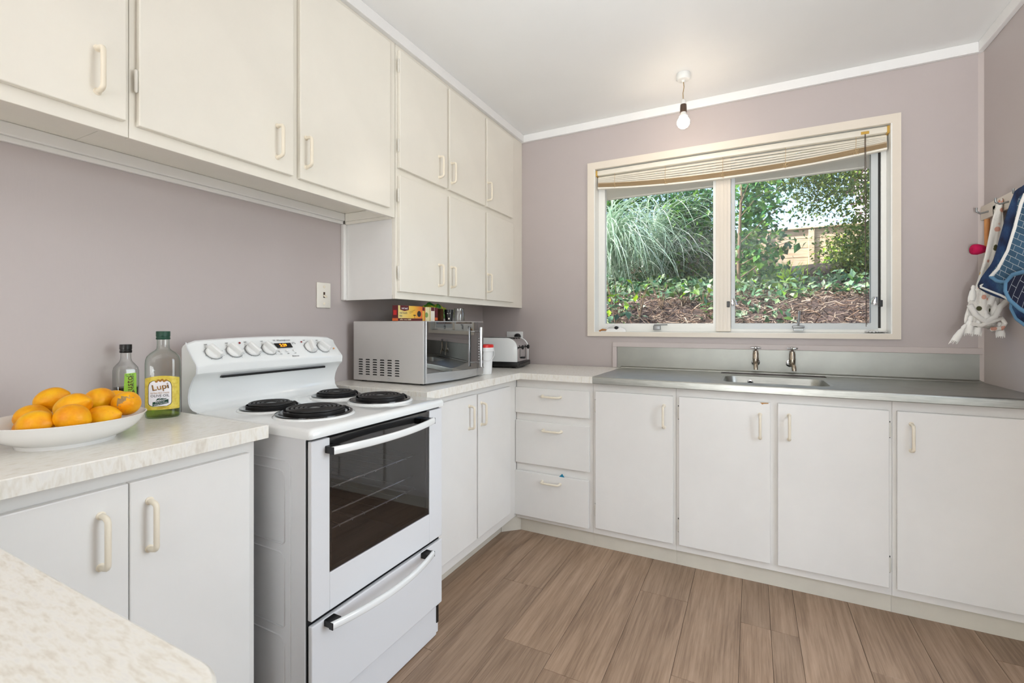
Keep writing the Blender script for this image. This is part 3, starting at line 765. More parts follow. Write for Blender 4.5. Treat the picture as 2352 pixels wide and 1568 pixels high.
# open at the top: the black glass runs up to the hob
bm = join(box(.7015, DX, ST0 + .004, -2.0235, .381, .858, .002), box(.7015, DX, -1.5755, ST1 - .003, .381, .858, .002), box(.7015, DX, -2.0235, -1.5755, .381, .485, .0015)); fr.free()
ob('door_panel', bm, 'white_metal', dr)
ob('window_border', join(box(.7095, .7120, -2.0235, -2.0125, .485, .855), box(.7095, .7120, -1.592, -1.5755, .485, .855), box(.7095, .7120, -2.0125, -1.592, .485, .497), box(.7095, .7120, -2.0125, -1.592, .818, .855)), 'glass_dark', dr)
ob('window_glass', box(.7122, .7150, -2.0235, -1.5755, .485, .857), 'oven_glass', dr)
def bow_handle(y0, y1, z, x0, bow, name, parent, h=.011, t=.007):
    rings = []
    for i in range(21):
        f = i / 20; y = y0 + (y1 - y0) * f; x = x0 + bow * (1 - (2 * f - 1) ** 2)
        rings.append([(x + t * math.copysign(abs(math.cos(a)) ** .6, math.cos(a)), y, z + h * math.copysign(abs(math.sin(a)) ** .6, math.sin(a))) for a in [2 * PI * k / 16 for k in range(16)]])
    hb = ob(name, loft(rings), 'white_enamel', parent, 40)
    for y, s in ((y0, 1), (y1, -1)):
        ob('end_bracket', join(box(DX - .002, x0 + .001, min(y, y + s * .035), max(y, y + s * .035), z - h * .9, z + h * .9, .002), box(x0 - .0075, x0 + .0072, y - .0008 * (1 if s > 0 else -1) - .001, y + .001, z - h * .95, z + h * .95, .0005, 1)), 'black_plastic', hb)
bow_handle(-2.040, -1.588, .828, .744, .032, 'handle', dr)
# drawer and plinth
dw = empty('storage_drawer', (.71, (ST0 + ST1) / 2, .13)); dw.parent = sv; dw.location = Vector(dw.location) - ORG[sv.name]
ob('drawer_front', box(.7015, DX, ST0 + .005, ST1 - .002, .130, .3665, .003), 'white_metal', dw)
bow_handle(-2.043, -1.590, .356, .744, .034, 'handle', dw, .010)
ob('plinth', box(.60, .697, ST0 + .006, ST1 - .010, .004, .135, .003), 'white_metal', sv)
# hob plate with a soft front edge
prof = [(.20, .8655), (.20, .892), (.70, .892), (.712, .8915), (.720, .888), (.7245, .881), (.7255, .872), (.724, .866), (.719, .8645)]
hb = bmesh.new()
R2 = .012
A = []
for (x, z) in prof: A.append([x, z])
rings = []
for y, k, dz in ((ST0 - .004, .010, -.010), (ST0 - .0005, .003, -.003), (ST0 + .006, 0, 0), (ST1 - .006, 0, 0), (ST1 + .0005, .003, -.003), (ST1 + .004, .010, -.010)):
    rings.append([(min(x, .7255 - k) if x > .3 else x, y, (z + dz if z > .875 else z)) for x, z in prof])
hob = ob('hob', loft(rings), 'white_enamel', sv, 50)
# burners
def burner(x, y, r):
    d = ob('drip_ring', lathe([(r + .012, .8915), (r + .011, .8945), (r + .005, .8975), (r + .001, .8965)], 48, (x, y, 0), caps=False), 'white_enamel', hob, 50)
    b = ob('burner', lathe([(r + .004, .8975), (r + .004, .9005), (r - .004, .9020), (r - .012, .8975), (r - .022, .8940), (.02, .8935)], 48, (x, y, 0), caps=False), 'black_enamel', hob, 50)
    turns = 5 if r > .1 else 4; r1 = r * .775; r0 = .020; pts = []
    N = turns * 26
    for i in range(N + 1):
        f = i / N; a = 2 * PI * turns * f; rr = r0 + (r1 - r0) * f
        pts.append((x + rr * math.cos(a + .8), y + rr * math.sin(a + .8), .9115))
    pts += [(x + (r1 + .004) * math.cos(.95), y + (r1 + .004) * math.sin(.95), .909), (x + (r - .008) * math.cos(1.0), y + (r - .008) * math.sin(1.0), .902)]
    step = (r1 - r0) / turns
    ob('coil', tube(pts, step * .36, 8), 'coil_black', b, 60)
    ob('coil_skirt', lathe([(r1 + step * .42, .8965), (r1 + step * .46, .908), (r1 + step * .36, .909), (r1 + step * .30, .8965)], 48, (x, y, 0), caps=False), 'coil_black', b, 50)
    ob('hub', lathe([(.020, .905), (.019, .911), (.012, .9125)], 24, (x, y, 0)), 'galvanised', b, 40)
    for a in (.4, 2.5, 4.6): ob('support', box(-.0015, .0015, -.001, .001, 0, .001), 'galvanised', b) if False else None
burner(.545, -1.930, .108); burner(.340, -1.932, .088); burner(.325, -1.645, .086); burner(.543, -1.640, .104)
# back panel: cove and overhanging control fascia
cove = [(.118, .87), (.118, 1.100), (.124, 1.110), (.135, 1.1155), (.142, 1.112), (.150, 1.095), (.199, 1.043), (.2015, 1.034), (.199, 1.014), (.194, 1.008), (.186, 1.003), (.172, .985), (.160, .963), (.1545, .940), (.157, .918), (.167, .903), (.183, .895), (.206, .892), (.206, .87)]
def bow(y, z):       # gentle arch along the top
    f = (y - ST0) / (ST1 - ST0); return (1 - (2 * f - 1) ** 2)
rings = []
ys = [ST0, ST0 + .004] + [ST0 + .03 + (ST1 - ST0 - .06) * i / 12 for i in range(13)] + [ST1 - .004, ST1]
for y in ys:
    e = min(y - ST0, ST1 - y); k = max(0, 1 - e / .03); ring = []
    for x, z in cove:
        zz = z + (.010 * bow(y, z) - .010 * k * k) * max(0, (z - 1.0) / .115)
        ring.append((x - (.003 if e < .001 else 0) * (x > .15), y, zz))
    rings.append(ring)
bp = ob('back_panel', loft(rings), 'white_enamel', sv, 30)
for y in (ST0 - .0012,):
    ob('side_trim', tube([(x, y + .001, z) for x, z in cove[4:18]], .0016, 6), 'white_metal', bp, 60)
ob('vent_slot', join(box(.170, .1925, ST0 + .085, ST1 - .085, .993, 1.0005, .001, 1)), 'black_plastic', bp)
# the sloping fascia as a drawing plane
FP0 = Vector((.150, 0, 1.100)); FP1 = Vector((.199, 0, 1.047)); FU = (FP0 - FP1).normalized(); FN = Vector((-FU.z * -1, 0, 0))
FNv = Vector((FU.z, 0, -FU.x)).normalized()       # outward normal (+x, up)
def fas(y, t, lift=.0): 
    f = (y - ST0) / (ST1 - ST0)
    return Vector((0, y, 0)) + FP1.lerp(FP0, t) + FNv * lift + Vector((0, 0, .008 * (1 - (2 * f - 1) ** 2) * (.45 + .45 * t)))
def knob(y, t, ang):
    k = bmesh.new()
    merge(k, lathe([(.0250, .0), (.0250, .004), (.0225, .0075), (.010, .0078)], 32))
    g = box(-.0088, .0088, -.0270, .0255, .004, .024, .0032, 2)
    for v in g.verts:
        if v.co.z > .012: v.co.x *= .72; v.co.y *= .93
    merge(k, xf(g, Matrix.Rotation(ang, 4, 'Z')))
    place(k, fas(y, t, .0005), (0, 1, 0), FU)
    o = ob('knob', k, 'white_plastic', bp, 35)
    rr = place(lathe([(.0268, .0002), (.0276, .0006), (.0262, .0008)], 32, caps=False), fas(y, t), (0, 1, 0), FU)
    ob('knob_ring', rr, 'ink', o)
KY = [-2.020, -1.951, -1.885, -1.822]
for y in KY: knob(y, .50, math.radians(24))
knob(-1.640, .50, math.radians(-12)); knob(-1.578, .50, math.radians(28))
# marks round the knobs: little ticks, plus the brand line, timer window and lettering
def ink(bm, name, mat='ink'): return ob(name, bm, mat, bp)
bm = bmesh.new()
for y in KY + [-1.640, -1.578]:
    for q in range(9):
        a = math.radians(-60 + q * 37); p = fas(y, .5, .0008) + Vector((0, math.cos(a) * .0310, 0)) + FU * math.sin(a) * .0310
        merge(bm, place(box(-.0009, .0009, -.0007, .0007, 0, .0004), p, (0, 1, 0), FU))
    merge(bm, place(fine_print(.010, .0045, 1), fas(y - .012, 1.02, .0008), (0, 1, 0), FU))
for y in (-1.800, -1.705):
    merge(bm, place(join(fine_print(.016, .0045, 1), xf(fine_print(.020, .0045, 2, 4), Matrix.Translation((0, -.0065, 0)))), fas(y, .88, .0008), (0, 1, 0), FU))
merge(bm, place(text_bm('W  Westinghouse', .0095, spacing=1.05), fas(-1.752, 1.03, .0016), (0, 1, 0), FU))
merge(bm, place(fine_print(.034, .0065, 1, 9), fas(-1.725, -.02, .0012), (0, 1, 0), FU))
for y, s in ((-1.783, 5), (-1.753, 6), (-1.723, 7)): merge(bm, place(fine_print(.009, .004, 1, s), fas(y, .17, .0008), (0, 1, 0), FU))
ink(bm, 'printed_marks')
ob('timer_window', place(prism([(-.034, .011), (.036, .011), (.036, -.012), (-.028, -.012)], 2, 0, .0012), fas(-1.757, .70, .0006), (0, 1, 0), FU), 'black_plastic', bp)
ob('timer_digits', place(text_bm('2:29', .0175, spacing=1.0), fas(-1.757, .69, .0021), (0, 1, 0), FU), 'display_digit', bp)
for y in (-1.783, -1.753, -1.723): ob('timer_button', place(lathe([(.0045, 0), (.0045, .002), (.003, .0028)], 16), fas(y, .34, .0006), (0, 1, 0), FU), 'white_plastic', bp, 40)
for y, t in ((-1.918, .98), (-1.668, .90)): ob('pilot_light', place(lathe([(.0036, 0), (.0032, .0018), (.001, .0026)], 14), fas(y, t, .0006), (0, 1, 0), FU), 'red_led', bp, 40)
ob('pilot_light', place(lathe([(.0036, 0), (.0032, .0018), (.001, .0026)], 14), fas(-1.528, .4, .0006), (0, 1, 0), FU), 'peg_wood', bp, 40)

# ------------------------------------------------------------------ microwave
mw = empty('microwave', (.27, -1.05, .9), 'silver microwave oven with a mirrored door on the corner worktop', 'microwave')
MY0, MY1, MZ0, MZ1, MX1 = -1.293, -.800, .907, 1.186, .470
def front_x(y, base=.482, bulge=.030):
    f = (y - MY0) / (MY1 - MY0); return base + bulge * math.sin(PI * min(1, max(0, f))) * .9
case = ob('case', box(.05, MX1, MY0, MY1, MZ0, MZ1, .003), 'silver_paint', mw)
bm = bmesh.new()
for i in range(6):
    for j in range(7):
        cx = .098 + i * .0445; cz = .934 + j * .0115 + .0 * i
        merge(bm, prism([(cx - .013, cz), (cx + .013, cz), (cx + .013, cz + .002), (cx + .010, cz + .0055), (cx - .010, cz + .0055), (cx - .013, cz + .002)], 1, MY0 - .0006, MY0 + .002))
ob('vent_slots', bm, 'black_plastic', case)
bm = bmesh.new()
for i in range(6):
    for j in range(7):
        cx = .098 + i * .0445; cz = .934 + j * .0115
        merge(bm, prism([(cx - .014, cz + .0055), (cx + .014, cz + .0055), (cx + .011, cz + .0085), (cx - .011, cz + .0085)], 1, MY0 - .0022, MY0 + .001))
ob('vent_louvres', bm, 'silver_paint', case)
ob('screw', xf(lathe([(.004, 0), (.0035, .0015), (.001, .002)], 14), Matrix.Translation((.2725, MY0, .921)) @ Matrix.Rotation(PI / 2, 4, 'X')), 'chrome', case, 40)
for (x, y) in ((.09, -1.26), (.09, -.84), (.44, -1.26), (.44, -.84)): ob('foot', lathe([(.012, .9), (.014, .907)], 14, (x, y, 0)), 'black_rubber', mw)
def curved(y0, y1, z0f, z1f, t0, t1, n=18, base=.482, bulge=.030):
    """slab following the bulged front between offsets t0..t1"""
    rings = []
    for i in range(n + 1):
        y = y0 + (y1 - y0) * i / n; x = front_x(y, base, bulge); a, b = z0f(y), z1f(y)
        rings.append([(x + t0, y, a), (x + t1, y, a), (x + t1, y, b), (x + t0, y, b)])
    return loft(rings)
def back_to(y0, y1, z0f, z1f, x0, t1, n=18):
    rings = []
    for i in range(n + 1):
        y = y0 + (y1 - y0) * i / n; x = front_x(y); rings.append([(x0, y, z0f(y)), (x + t1, y, z0f(y)), (x + t1, y, z1f(y)), (x0, y, z1f(y))])
    return loft(rings)
chin = lambda y: .9495 + .004 * math.cos((y - MY0) / (MY1 - MY0) * PI)
md = empty('door', (.48, -1.09, MZ0)); md.parent = mw; md.location = Vector(md.location) - ORG[mw.name]
ob('door_frame', back_to(MY0 + .002, -.888, lambda y: MZ0 + .003, lambda y: MZ1 - .001, MX1 + .003, 0), 'silver_bright', md, 30)
ob('mirror_panel', curved(MY0 + .004, -.889, chin, lambda y: MZ1 - .004, .0002, .0014), 'mirror_glass', md, 30)
ob('mirror_back', curved(MY0 + .0042, -.8892, lambda y: chin(y) + .0002, lambda y: MZ1 - .0042, .0001, .00018), 'black_plastic', md, 30)
ob('chin_rail', curved(MY0 + .003, -.889, lambda y: chin(y) - .006, lambda y: chin(y) + .001, 0, .0045), 'silver_bright', md, 30)
ob('left_rail', join(tube([(front_x(MY0 + .004), MY0 + .0035, MZ0 + .004), (front_x(MY0 + .004), MY0 + .0035, MZ1 - .002)], .002, 8)), 'silver_bright', md)
hx = front_x(-.94) + .040
hnd = ob('handle', tube([(front_x(-.91) + .036, -.912, .957), (front_x(-.91) + .036, -.912, 1.157)], .0075, 16), 'chrome', md, 40)
for zz in (.978, 1.135): ob('handle_post', tube([(front_x(-.912), -.912, zz), (front_x(-.912) + .034, -.912, zz)], .004, 10), 'chrome', hnd, 40)
cp = empty('control_panel', (.48, -.845, MZ0)); cp.parent = mw; cp.location = Vector(cp.location) - ORG[mw.name]
ob('panel_frame', back_to(-.886, MY1 - .001, lambda y: MZ0 + .003, lambda y: MZ1 - .001, MX1 + .003, 0, 6), 'silver_bright', cp, 30)
ob('panel_face', curved(-.884, MY1 - .003, chin, lambda y: MZ1 - .004, .0002, .0014, 6), 'mirror_glass', cp, 30)
ob('panel_back', curved(-.8838, MY1 - .0032, lambda y: chin(y) + .0002, lambda y: MZ1 - .0042, .0001, .00018, 6), 'black_plastic', cp, 30)
ob('chin_rail', curved(-.884, MY1 - .002, lambda y: chin(y) - .006, lambda y: chin(y) + .001, 0, .0045, 6), 'silver_bright', cp, 30)
bm = bmesh.new()
for j in range(9):
    for i in range(3):
        y = -.868 + i * .019; z = 1.098 - j * .0135
        merge(bm, box(front_x(y) + .0014, front_x(y) + .0018, y - .0055, y + .0055, z - .0016, z + .0016))
ob('keypad_print', bm, 'label_white', cp)
ob('start_button', box(front_x(-.82) + .0014, front_x(-.82) + .0022, -.832, -.814, .966, .981, .0005, 1), 'label_white', cp)

# things on top of the microwave
TZ = 1.1865
def carton(name, x0, x1, y0, y1, h, front, end, label, top=None):
    t = empty(name, ((x0 + x1) / 2, (y0 + y1) / 2, TZ), label, 'box')
    ob('carton', box(x0, x1, y0, y1, TZ, TZ + h, .0008, 1), end, t)
    ob('front_print', box(x1, x1 + .0004, y0 + .0008, y1 - .0008, TZ + .0008, TZ + h - .0008), front, t)
    return t
FX = .325
t = carton('tea_box', FX - .034, FX, -1.292, -1.115, .072, 'card_yellow', 'card_dark_red', 'yellow and dark red tea carton lying on the microwave')
def on_x(bm, y, z, x=FX, lift=.0005): return place(bm, (x + lift, y, z), (0, 1, 0), (0, 0, 1))
ob('print_band', box(FX + .0004, FX + .0007, -1.2915, -1.1155, TZ + .001, TZ + .013), 'card_dark_red', t)
ob('badge', prism([(-1.278, TZ + .072), (-1.218, TZ + .072), (-1.218, TZ + .052), (-1.248, TZ + .046), (-1.278, TZ + .052)], 0, FX + .0004, FX + .0007), 'card_dark_red', t)
ob('badge_text', on_x(text_bm('red seal', .0135), -1.248, TZ + .059, lift=.0009), 'label_white', t)
ob('title_text', join(on_x(text_bm('red bush', .0155, align='LEFT'), -1.284, TZ + .038, lift=.0007), on_x(text_bm('tea', .0155, align='LEFT'), -1.284, TZ + .025, lift=.0007)), 'ink', t)
ob('band_text', on_x(fine_print(.080, .0062, 3, 8), -1.240, TZ + .0068, lift=.0009), 'card_cream', t)
ob('roundel', xf(lathe([(.0145, 0), (.0145, .0005)], 24), Matrix.Translation((FX + .0004, -1.142, TZ + .035)) @ Matrix.Rotation(PI / 2, 4, 'Y')), 'ink_dark', t)
bm = tube([(FX + .0006, -1.176, TZ + .014), (FX + .0006, -1.176, TZ + .027)], .0008, 5); merge(bm, xf(lathe([(.011, 0), (.011, .0004)], 14), Matrix.Translation((FX + .0005, -1.176, TZ + .028)) @ Matrix.Rotation(PI / 2, 4, 'Y') @ Matrix.Scale(.2, 4, (1, 0, 0))))
merge(bm, tube([(FX + .0006, -1.215, TZ + .042), (FX + .0006, -1.192, TZ + .047), (FX + .0006, -1.17, TZ + .053)], .0006, 5)); merge(bm, tube([(FX + .0006, -1.212, TZ + .036), (FX + .0006, -1.185, TZ + .044)], .0006, 5))
ob('tree_print', bm, 'ink_dark', t)
ob('end_badge', box(FX - .027, FX - .008, -1.2926, -1.2919, TZ + .028, TZ + .05), 'card_red', t)
ob('end_band', box(FX - .033, FX - .001, -1.2926, -1.2919, TZ + .001, TZ + .013), 'card_orange', t)
t = carton('tea_box', .235, .30, -1.096, -1.062, .070, 'card_yellow', 'card_yellow', 'narrow yellow tea box standing second from the left on the microwave')
ob('badge', box(.3004, .3008, -1.093, -1.067, TZ + .052, TZ + .0695), 'card_dark_red', t)
t = carton('tea_box', .235, .30, -1.060, -1.026, .072, 'card_cream', 'card_cream', 'narrow cream tea box with a green disc on the microwave')
ob('green_disc', xf(lathe([(.013, 0), (.013, .0005)], 20), Matrix.Translation((.3004, -1.052, TZ + .032)) @ Matrix.Rotation(PI / 2, 4, 'Y')), 'leaf_mark', t)
t = carton('tea_box', .235, .305, -1.024, -.990, .072, 'card_white', 'card_cream', 'narrow white tea box beside the open brown carton')
ob('badge', box(.3054, .3058, -1.021, -.993, TZ + .053, TZ + .0715), 'card_dark_red', t)
t = empty('open_carton', (.27, -.945, TZ), 'open dark brown carton seen from its empty side on the microwave', 'box')
ob('carton', join(box(.215, .30, -.986, -.984, TZ, TZ + .070), box(.215, .30, -.908, -.906, TZ, TZ + .068), box(.215, .30, -.984, -.908, TZ, TZ + .002), box(.215, .217, -.984, -.908, TZ, TZ + .068), box(.217, .30, -.984, -.908, TZ + .066, TZ + .068)), 'brown_card', t)
ob('front_flap', box(.30, .301, -.986, -.958, TZ, TZ + .071), 'card_dark_red', t)
ob('flap_print', box(.301, .3014, -.984, -.960, TZ + .006, TZ + .020), 'card_orange', t)
# crumpled snack bag behind
k = NT('bag_foil').set('5aa81e', .22, .0, .7, .6)
f = k.noise(k.coords('Object'), 26, 2); k.l(k.ramp(f, [(.40, '1d7a2c'), (.52, '5fae1e'), (.60, 'd8d21a'), (.66, 'f2d82a')]), k.b.inputs['Base Color'])
bm = bmesh.new(); bmesh.ops.create_icosphere(bm, subdivisions=4, radius=1)
for v in bm.verts:
    n_ = noise.noise(v.co * 2.2) * .30 + noise.noise(v.co * 6) * .12
    p = v.co * (1 + n_); v.co = Vector((.150 + p.x * .045, -.800 + p.y * .110, max(TZ, TZ + .050 + p.z * .050)))
o = ob('snack_bag', bm, 'bag_foil', None, 30); tag(o, 'crumpled shiny green and yellow bag behind the cartons on the microwave', 'bag')
# black spice pot
t = empty('spice_pot', (.33, -.899, TZ), 'small black tapering pot with print beside the glass jar', 'pot')
ob('pot', lathe([(.019, 0), (.024, .055), (.0245, .062), (.022, .063)], 28, (.33, -.899, TZ)), 'black_plastic', t, 40)
p = Vector((.33, -.899, 0)); d = (Vector((CAM.x, CAM.y, 0)) - p).normalized(); s = Vector((-d.y, d.x, 0))
ob('pot_print', join(place(fine_print(.020, .006, 1, 3), p + d * .0222 + Vector((0, 0, TZ + .042)), s, (0, 0, 1)), place(box(-.004, .004, -.004, .004, 0, .0003), p + d * .0212 + Vector((0, 0, TZ + .015)), s, (0, 0, 1))), 'card_white', t)
# glass jar
t = empty('glass_jar', (.355, -.842, TZ), 'empty clear glass jar at the right end of the microwave', 'jar')
ob('jar', lathe([(.001, 0), (.027, 0), (.030, .004), (.030, .046), (.026, .054), (.026, .066), (.0275, .067), (.0275, .070), (.0245, .070), (.0245, .053), (.028, .045), (.028, .005), (.001, .003)], 36, (.355, -.842, TZ), caps=False), 'clear_glass', t, 40)

# pail beside the microwave
t = empty('pail', (.447, -.735, .9), 'white plastic pail with a red lid between microwave and toaster', 'pail')
ob('pail_body', lathe([(.040, 0), (.042, .002), (.050, .125), (.056, .126), (.056, .142), (.053, .143), (.053, .146)], 36, (.447, -.735, .9)), 'white_plastic', t, 40)
ob('lid', lathe([(.053, .146), (.053, .158), (.049, .162), (.03, .162)], 36, (.447, -.735, .9)), 'red_plastic', t, 40)
ob('bail', tube([(.447 + .057 * math.cos(a), -.735 + .057 * math.sin(a), 1.03 - .055 * math.sin((a + 1.9) / 2.6 * PI)) for a in [-1.9 + i * 2.6 / 14 for i in range(15)]], .0018, 6), 'white_plastic', t, 60)

# toaster
t = empty('toaster', (0, 0, 0), 'white and chrome four slot toaster in the corner', 'toaster', rot=(0, 0, math.radians(7)))
t.location = (.462, -.362, .9)
# local: +x out of the chrome end, y across; front white side at y=0, end at x=0, length 0.30 to -x, width 0.235
L_, W_, H_ = .300, .235, .188
def tprof(inset=0, top=0):
    pts = []
    r = .062
    x1, x0, z0, z1 = -.006 - inset, -L_ + inset, .038, H_ - inset
    pts += [(x0, z0), (x1 + .006, z0)]
    for i in range(9):
        a = math.radians(i * 90 / 8); pts.append((x1 - r + r * math.cos(a) + .006 * (1 - i / 8), z1 - r + r * math.sin(a)))
    for i in range(9):
        a = math.radians(90 + i * 90 / 8); pts.append((x0 + r + r * math.cos(a), z1 - r + r * math.sin(a)))
    return pts
ob('chrome_shell', prism(tprof(.002), 1, .014, W_ - .014), 'chrome', t, 30)
for y0, y1 in ((.0, .016), (W_ - .016, W_)): ob('side_panel', prism(tprof(), 1, y0, y1, .003, 2), 'white_enamel', t, 30)
ob('base', join(box(-L_ - .004, .010, -.004, W_ + .004, .008, .040, .006), box(-L_ + .02, .016, .02, W_ - .02, .020, .032, .003)), 'black_plastic', t, 40)
for x, y in ((-.03, .03), (-.03, W_ - .03), (-L_ + .03, .03), (-L_ + .03, W_ - .03)): ob('foot', lathe([(.010, 0), (.012, .010)], 14, (x, y, 0)), 'black_rubber', t)
for y in (.062, .172):
    ob('lever_slot', box(-.0060, -.0015, y - .0035, y + .0035, .060, .140), 'dark_gap', t)
    ob('lever', join(tube([(-.004, y, .128), (.014, y, .128)], .005, 8), xf(lathe([(.010, 0), (.014, .004), (.014, .010), (.009, .014)], 18), Matrix.Translation((.010, y, .128)) @ Matrix.Rotation(PI / 2, 4, 'Y'))), 'black_plastic', t, 40)
ob('dial', join(box(-.005, .012, .105, .140, .054, .066, .003)), 'black_plastic', t, 40)
for y in (.045, .095, .140, .190): ob('bread_slot', box(-.262, -.045, y - .013, y + .013, H_ - .0035, H_ - .0012), 'dark_gap', t)

# wall outlet with a plug, behind the toaster
t = empty('power_outlet', (.268, -.002, 1.085), 'white wall socket with a black plug behind the toaster', 'socket')
ob('plate', box(.205, .330, -.010, -.0005, 1.05, 1.122, .003), 'white_plastic', t, 40)
ob('plug', xf(lathe([(.021, 0), (.021, .022), (.014, .032)], 24), Matrix.Translation((.296, -.010, 1.088)) @ Matrix.Rotation(PI / 2, 4, 'X')), 'black_plastic', t, 40)
ob('plug_cord', tube([(.296, -.038, 1.085), (.27, -.055, 1.078), (.25, -.06, 1.02), (.24, -.05, .95), (.24, -.06, .906)], .0035, 8), 'black_rubber', t, 60)
# light switch on the left wall
t = empty('light_switch', (.001, -1.429, 1.245), 'cream wall switch plate with one toggle beside the tall cupboard', 'switch')
pl = ob('plate', box(.0005, .0085, -1.467, -1.391, 1.2465, 1.3625, .0035), 'off_white_plastic', t, 40)
for z in (1.266, 1.343): ob('screw_cap', xf(lathe([(.0065, 0), (.006, .0015), (.004, .002)], 18), Matrix.Translation((.0085, -1.429, z)) @ Matrix.Rotation(PI / 2, 4, 'Y')), 'cream_plastic', t, 40)
ob('toggle_slot', box(.008, .0090, -1.434, -1.424, 1.293, 1.319), 'brass_brown', t)
ob('toggle', xf(box(-.004, .004, -.0045, .0045, -.002, .018, .002), Matrix.Translation((.0085, -1.4285, 1.303)) @ Matrix.Rotation(math.radians(115), 4, 'Y')), 'cream_plastic', t, 40)

# pendant lamp
t = empty('pendant_lamp', (1.433, -.352, RZ), 'bare glowing bulb hanging on a short cord from the ceiling', 'lamp')
LX, LY = 1.433, -.352
ob('ceiling_rose', lathe([(.033, 0), (.036, -.012), (.036, -.026), (.030, -.034), (.010, -.036), (.006, -.045)], 32, (LX, LY, RZ - .0002)), 'fixture_white', t, 40)
ob('cord', tube([(LX, LY, RZ - .04), (LX + .003, LY, RZ - .07), (LX - .002, LY + .001, RZ - .10), (LX - .001, LY, RZ - .138)], .0022, 6), 'flex_gold', t, 60)
ob('socket_cap', lathe([(.004, -.134), (.009, -.138), (.013, -.150), (.0145, -.163)], 24, (LX, LY, RZ)), 'fixture_white', t, 40)
ob('socket', lathe([(.0145, -.162), (.0155, -.164), (.017, -.200), (.017, -.203), (.014, -.203)], 24, (LX, LY, RZ)), 'brass_brown', t, 40)
ob('bulb_neck', lathe([(.013, -.198), (.0145, -.212), (.020, -.224)], 24, (LX, LY, RZ)), 'fixture_white', t, 40)
pr = [(.020, -.2235)] + [(.0315 * math.sin(a), -.2555 - .0315 * math.cos(a) * -1 if False else -.2555 + .0315 * math.cos(a)) for a in [.75 + i * (PI - .76) / 14 for i in range(15)]]
ob('bulb', lathe(pr, 28, (LX, LY, RZ)), 'bulb_glow', t, 60)

# ------------------------------------------------------------------ fruit bowl
BX, BY = .352, -2.452
t = empty('fruit_bowl', (BX, BY, .9), 'wide white ceramic bowl full of lemons on the left worktop', 'bowl')
ob('bowl', lathe([(.001, .004), (.076, .004), (.080, .0), (.086, .0), (.088, .008), (.112, .019), (.128, .032), (.136, .043), (.143, .055), (.1445, .057), (.142, .058), (.139, .056), (.126, .040), (.108, .024), (.085, .015), (.001, .013)], 64, (BX, BY, .9), caps=False), 'ceramic', t, 40)
def lemon_mesh(a, b, tip):
    pr = []
    for i in range(17):
        z = -1 + 2 * i / 16; r = b * math.sqrt(max(0, 1 - z * z)) ** .92
        pr.append((max(r, .0012), a * z))
    pr = [(.0008, -a - tip * .4), (.005, -a * 1.0 - tip * .2)] + [p for p in pr[1:-1]] + [(.0055, a + tip * .6), (.003, a + tip)]
    bm = lathe(pr, 24)
    for v in bm.verts: v.co *= 1 + .035 * noise.noise(v.co * 38)
    me = bpy.data.meshes.new('lemon'); bm.to_mesh(me); bm.free(); setmat(me, 'lemon_peel'); shade(me, 60); return me
LM = [lemon_mesh(.0355, .0282, .004), lemon_mesh(.0315, .0290, .003), lemon_mesh(.0400, .0285, .005)]
# (u, v, depth) of centre as read off the photograph, mesh, long-axis direction in camera right / up / away terms
LEM = [(40, 972, 1.105, 1, (.8, .1, .5), 'lemon at the left edge of the bowl, behind the front ones'),
       (78, 986, 1.020, 0, (1, .05, .2), 'orange lemon low at the front left of the bowl'),
       (107, 931, 1.115, 0, (.9, .4, .2), 'yellow lemon on top at the back left of the pile'),
       (167, 941, 1.045, 2, (.92, .35, -.1), 'largest yellow lemon on top in the middle of the pile'),
       (140, 999, .985, 1, (1, .1, .1), 'lemon just peeping over the bowl rim at the front'),
       (191, 976, 1.000, 1, (.9, -.25, .3), 'small orange lemon at the front right of the middle'),
       (252, 970, 1.030, 2, (.95, .25, .1), 'long orange lemon lying along the front right rim'),
       (229, 919, 1.115, 1, (.15, -.1, -1), 'round orange lemon on top with its green stem end facing out'),
       (289, 944, 1.090, 0, (.8, .1, -.5), 'yellow lemon with a brown scar at the right of the bowl'),
       (262, 924, 1.175, 1, (.5, .5, .3), 'small brown spotted lemon at the back of the pile')]
Rt = Vector((math.cos(YAW), math.sin(YAW), 0)); Fw = Vector((-math.sin(YAW), math.cos(YAW), 0)); Up = Vector((0, 0, 1))
pos = [at(u, v, d) for u, v, d, *_ in LEM]
for it in range(60):
    for i in range(len(pos)):
        for j in range(i):
            dv = pos[i] - pos[j]; L = dv.length
            if L < .0595 and L > 1e-6:
                s = dv * ((.0595 - L) / L * .4); pos[i] += s; pos[j] -= s
        q = Vector((pos[i].x - BX, pos[i].y - BY)); mr_ = .088 + max(0, pos[i].z - .95) * .7
        if q.length > mr_: q *= mr_ / q.length; pos[i].x = BX + q.x; pos[i].y = BY + q.y
        fl = .9 + .013 + .028 + max(0, (q.length - .055)) * .45
        if pos[i].z < fl: pos[i].z = fl
